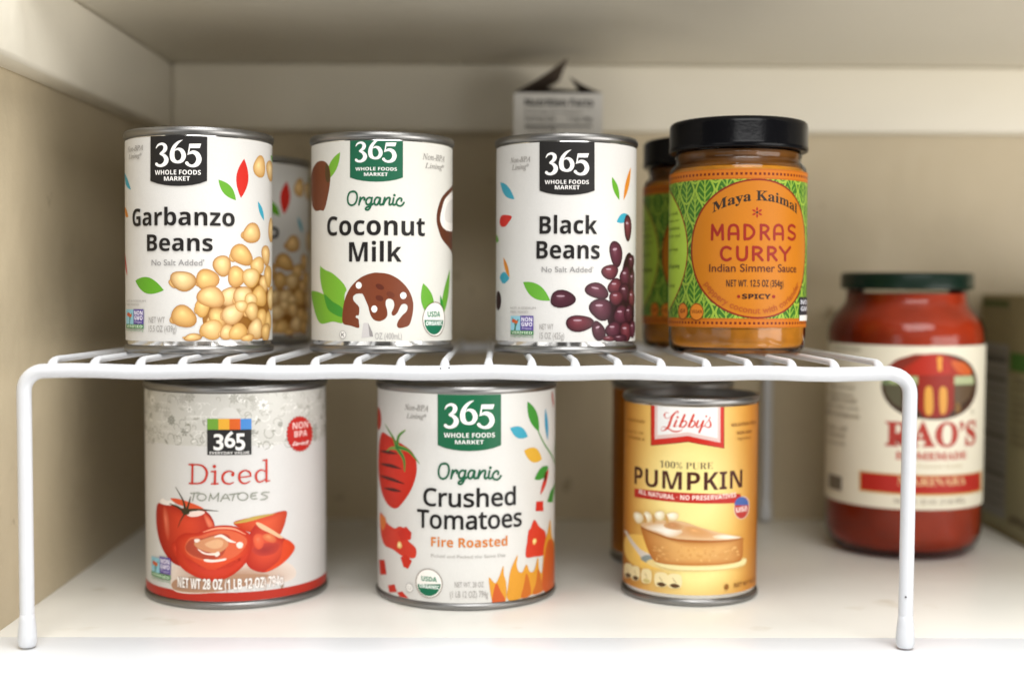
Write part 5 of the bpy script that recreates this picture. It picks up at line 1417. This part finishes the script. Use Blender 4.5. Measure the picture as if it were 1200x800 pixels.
def pumpkin_fn(u, v):
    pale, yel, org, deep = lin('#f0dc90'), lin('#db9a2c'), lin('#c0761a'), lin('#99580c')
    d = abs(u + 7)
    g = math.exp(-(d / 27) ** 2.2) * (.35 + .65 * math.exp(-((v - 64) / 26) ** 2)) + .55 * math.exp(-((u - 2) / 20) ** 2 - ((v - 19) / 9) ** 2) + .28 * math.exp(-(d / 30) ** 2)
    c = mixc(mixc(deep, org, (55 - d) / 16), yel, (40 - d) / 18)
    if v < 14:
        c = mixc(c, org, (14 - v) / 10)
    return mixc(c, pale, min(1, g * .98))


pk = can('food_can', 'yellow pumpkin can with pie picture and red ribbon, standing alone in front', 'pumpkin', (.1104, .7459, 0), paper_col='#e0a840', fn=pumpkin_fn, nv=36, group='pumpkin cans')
pk2 = copy_tree(pk)
pk2.location = (.1120, .836, 0)
pk2.rotation_euler = (0, 0, 2.6)
pk2['label'] = 'shaded orange edge of the second pumpkin can, hidden behind the front pumpkin can'

# ------------------------------------------------------------------ jars
cj = thing('sauce_jar', 'sharp orange and green curry sauce jar with black lid at the end of the rack', 'jar', at(.1305, .7181), 'curry sauce jars', (-SL, 0, 0))
CR = .0367
gp = [(.0001, .0014), (.026, .0012), (.030, .0002), (.0335, .0004), (.0356, .0022), (.0363, .005), (.0364, .0128), (.0364, .0958), (.0361, .0975), (.0352, .0990), (.0340, .1000), (.0333, .1012), (.0332, .1030), (.0338, .1038), (.0338, .1048), (.0331, .1056), (.0331, .1180)]
g_ = link('glass', lathe('glass', gp, 128, 60), cj, M_GLASS)
link('sauce', lathe('sauce', [(.0001, .0030), (.030, .0030), (.0338, .0042), (.0352, .0070), (.0354, .0940), (.0348, .0962), (.0340, .0974), (.0001, .0975)], 112, 60), cj, M_CURRY)
link('sauce_film', lathe('sauce_film', [(.0001, .0974), (.0338, .0976), (.0326, .0990), (.0320, .1003), (.0320, .1060), (.0001, .1062)], 112, 60), cj, M_FILM)
lp = [(.0325, .1068), (.0360, .1066), (.0368, .1070), (.0371, .1080), (.0370, .1092), (.0368, .1100), (.0368, .1195), (.0365, .1212), (.0356, .1222), (.0340, .1226), (.0310, .1224), (.0295, .1217), (.0001, .1216)]
link('lid', lathe('lid', lp, 128, 50), cj, M_BLACK)
lb = paper('label', CR, .0137, .0953, '#4f8a2c', cj, .03642)
p = Print(CR)
p.run(ART['curry'])
p.build(lb, bent(CR), M_PRINT, True, 13.75, 95.25)
cj2 = copy_tree(cj)
cj2.location = at(.1255, .800)
cj2['label'] = 'dim blurred curry jar peeking out behind the front curry jar'

rj = thing('sauce_jar', 'tall red marinara jar with dark green lid and cream label behind the rack leg', 'jar', (.2683, .867, 0))
JR = .0497
gp = [(.0001, .003), (.034, .003), (.038, .0006), (.041, .0010), (.0452, .0042), (.0482, .0092), (.0494, .0150), (.0494, .1400), (.0490, .1445), (.0476, .1490), (.0448, .1535), (.0412, .1575), (.0388, .1610), (.0380, .1640), (.0380, .1740)]
link('glass', lathe('glass', gp, 128, 60), rj, M_GLASS)
link('sauce', lathe('sauce', [(.0001, .0045), (.038, .0045), (.0438, .0070), (.0468, .0110), (.0482, .0165), (.0482, .1390), (.0478, .1430), (.0462, .1480), (.0436, .1522), (.0402, .1564), (.0379, .1600), (.0371, .1640), (.0371, .1672), (.0001, .1674)], 112, 60), rj, M_TOMATO)
lp = [(.0385, .1700), (.0410, .1698), (.0418, .1704), (.0420, .1716), (.0418, .1728), (.0418, .1782), (.0414, .1796), (.0402, .1804), (.0380, .1806), (.0365, .1798), (.0001, .1796)]
link('lid', lathe('lid', lp, 128, 50), rj, M_GREENLID)
lb = paper('label', JR, .0335, .1352, '#ddd6c2', rj, .04942)
p = Print(JR)
p.run(ART['marinara'])
p.build(lb, bent(JR), M_PRINT, True, 33.6, 135.1)

# ------------------------------------------------------------------ cartons
bx0, bx1, by0, by1 = .0119, .0700, .882, .930
bz0 = ztop(.93) + .0036
bz1 = .2972
ct = thing('carton', 'small white carton with torn open flaps behind the black beans can', 'carton', (.041, .906, bz0))


def local(V):
    return [(x - .041, y - .906, z - bz0) for x, y, z in V]


def sleeve(x0, x1, y0, y1, z0, z1, t):
    """four walls and a bottom, open at the top"""
    V = []
    for z in (z0, z1):
        V += [(x0, y0, z), (x1, y0, z), (x1, y1, z), (x0, y1, z)]
    for z in (z1, z0 + t):
        V += [(x0 + t, y0 + t, z), (x1 - t, y0 + t, z), (x1 - t, y1 - t, z), (x0 + t, y1 - t, z)]
    F = [(3, 2, 1, 0)]
    for a in (0, 4, 8):
        for k in range(4):
            k2 = (k + 1) % 4
            F.append((a + k, a + k2, a + 4 + k2, a + 4 + k))
    F.append((12, 13, 14, 15))
    return V, F


V, F = sleeve(bx0, bx1, by0, by1, bz0, bz1, .0006)
bd = link('box', pymesh('box', local(V), F, 0), ct, M_WHITEBOARD)


def flap(name, a, b, c, d, t=.0007):
    """a bent board: hinge a-b, free edge d-c"""
    a, b, c, d = (Vector(q) for q in local([a, b, c, d]))
    n = (b - a).cross(d - a).normalized() * t
    V, F = [], []
    rows = 6
    for i in range(rows + 1):
        s = i / rows
        sag = n * (6 * s * (1 - s))
        for q in (a.lerp(d, s), b.lerp(c, s)):
            V += [q + sag, q + sag + n]
    for i in range(rows):
        o = i * 4
        F += [(o, o + 2, o + 6, o + 4), (o + 1, o + 5, o + 7, o + 3), (o, o + 4, o + 5, o + 1), (o + 2, o + 3, o + 7, o + 6)]
    F += [(0, 1, 3, 2), (rows * 4, rows * 4 + 2, rows * 4 + 3, rows * 4 + 1)]
    return link(name, pymesh(name, V, F, 30), ct, M_BOARD)


e = .0004
flap('flap', (bx0, by0 + .001, bz1 + e), (bx0, by1 - .001, bz1 + e), (.0430, by1 - .006, .3110), (.0468, by0 + .003, .3205))
flap('flap', (bx1, by1 - .001, bz1 + e), (bx1, by0 + .001, bz1 + e), (.0490, by0 + .003, .3080), (.0580, by1 - .006, .3035))
flap('flap', (bx0 + .002, by1 - .0005, bz1 + e), (bx1 - .002, by1 - .0005, bz1 + e), (.0600, by1 - .018, .3025), (.0240, by1 - .020, .3050))
p = Print(1)
p.STEP = 2e-5
p.text('lettering', '𝗡𝘂𝘁𝗿𝗶𝘁𝗶𝗼𝗻 𝗙𝗮𝗰𝘁𝘀', -22, 23, 153.5, 4.6, '#26221f', .02)
for y, a, b in ((151.6, -22.5, 22.8), (140.8, -22, 22)):
    p.poly('panel', [(a, y - (1.0 if y < 145 else .12)), (b, y - (1.0 if y < 145 else .12)), (b, y + .12), (a, y + .12)], '#3a3632')
p.text('lettering', '8 servings per container', -22, 16, 148.2, 2.2, '#5d5852')
p.text('lettering', '𝗦𝗲𝗿𝘃𝗶𝗻𝗴 𝘀𝗶𝘇𝗲', -22, -2, 143.8, 2.6, '#3f3b36')
p.text('lettering', '𝟭 𝗰𝘂𝗽 (𝟯𝟬𝗴)', 6, 22.5, 143.8, 2.6, '#3f3b36')
for i in range(12):
    y = 136 - i * 5.5
    p.poly('panel', [(-22, y), (22, y), (22, y + .15), (-22, y + .15)], '#6a655e')
    p.text('lettering', ['Total Fat 0g', 'Sodium 5mg', 'Protein 0g'][i % 3], -21.5, -2, y + 1.4, 2.2, '#4a4640')
fr_y = by0 - .906
p.build(bd, lambda u, v, h: (u, fr_y - h - .00002, v - .001), M_PRINT_MATT, False)

kc = thing('carton', 'tall brown cardboard carton with grey facts panel, beside the marinara jar at the picture edge', 'carton', (.390, .830, 0))
kx0, ky0, ky1, kz = -.040, .020, .125, .1655
kb = link('box', box('box', kx0, .040, ky0, ky1, 0, kz, .0012, 2), kc, M_KRAFT)
p = Print(1)
p.STEP = 2e-5
# u runs from the far edge (0) towards the camera, v upwards
p.poly('panel', [(1, 6), (104, 6), (104, 112), (1, 112)], '#8f8868')
p.poly('panel', [(2, 12), (53, 12), (53, 132), (2, 132)], '#85827b')
for i in range(17):
    y = 126 - i * 6.6
    th = 2.6 if i in (3, 9, 13) else .7
    p.poly('panel', [(5, y), (50, y), (50, y + th), (5, y + th)], '#5a534c')
p.text('lettering', '𝗡𝘂𝘁𝗿𝗶𝘁𝗶𝗼𝗻 𝗙𝗮𝗰𝘁𝘀', 6, 49, 119.5, 4.5, '#47413b', .02)
p.poly('panel', [(57, 115), (104, 115), (104, 127), (57, 127)], '#3f6a26')
p.poly('panel', [(4, 157.5), (52, 157.5), (52, 161.5), (4, 161.5)], '#4c5a2c')
for i in range(9):
    p.text('lettering', ['whole grain baking mix', 'stir into warm water', 'bake until golden', 'cool before serving'][i % 4], 62, 102 - (i % 3) * 6, 107 - i * 5.2, 2.6, '#665741', .01)
p.text('lettering', '𝗡𝗘𝗧 𝗪𝗧 𝟮𝟬 𝗢𝗭', 62, 98, 12, 5, '#5a4a34', .02)
p.build(kb, lambda u, v, h: (kx0 - h - .00002, ky1 - u, v), M_PRINT_MATT, False)
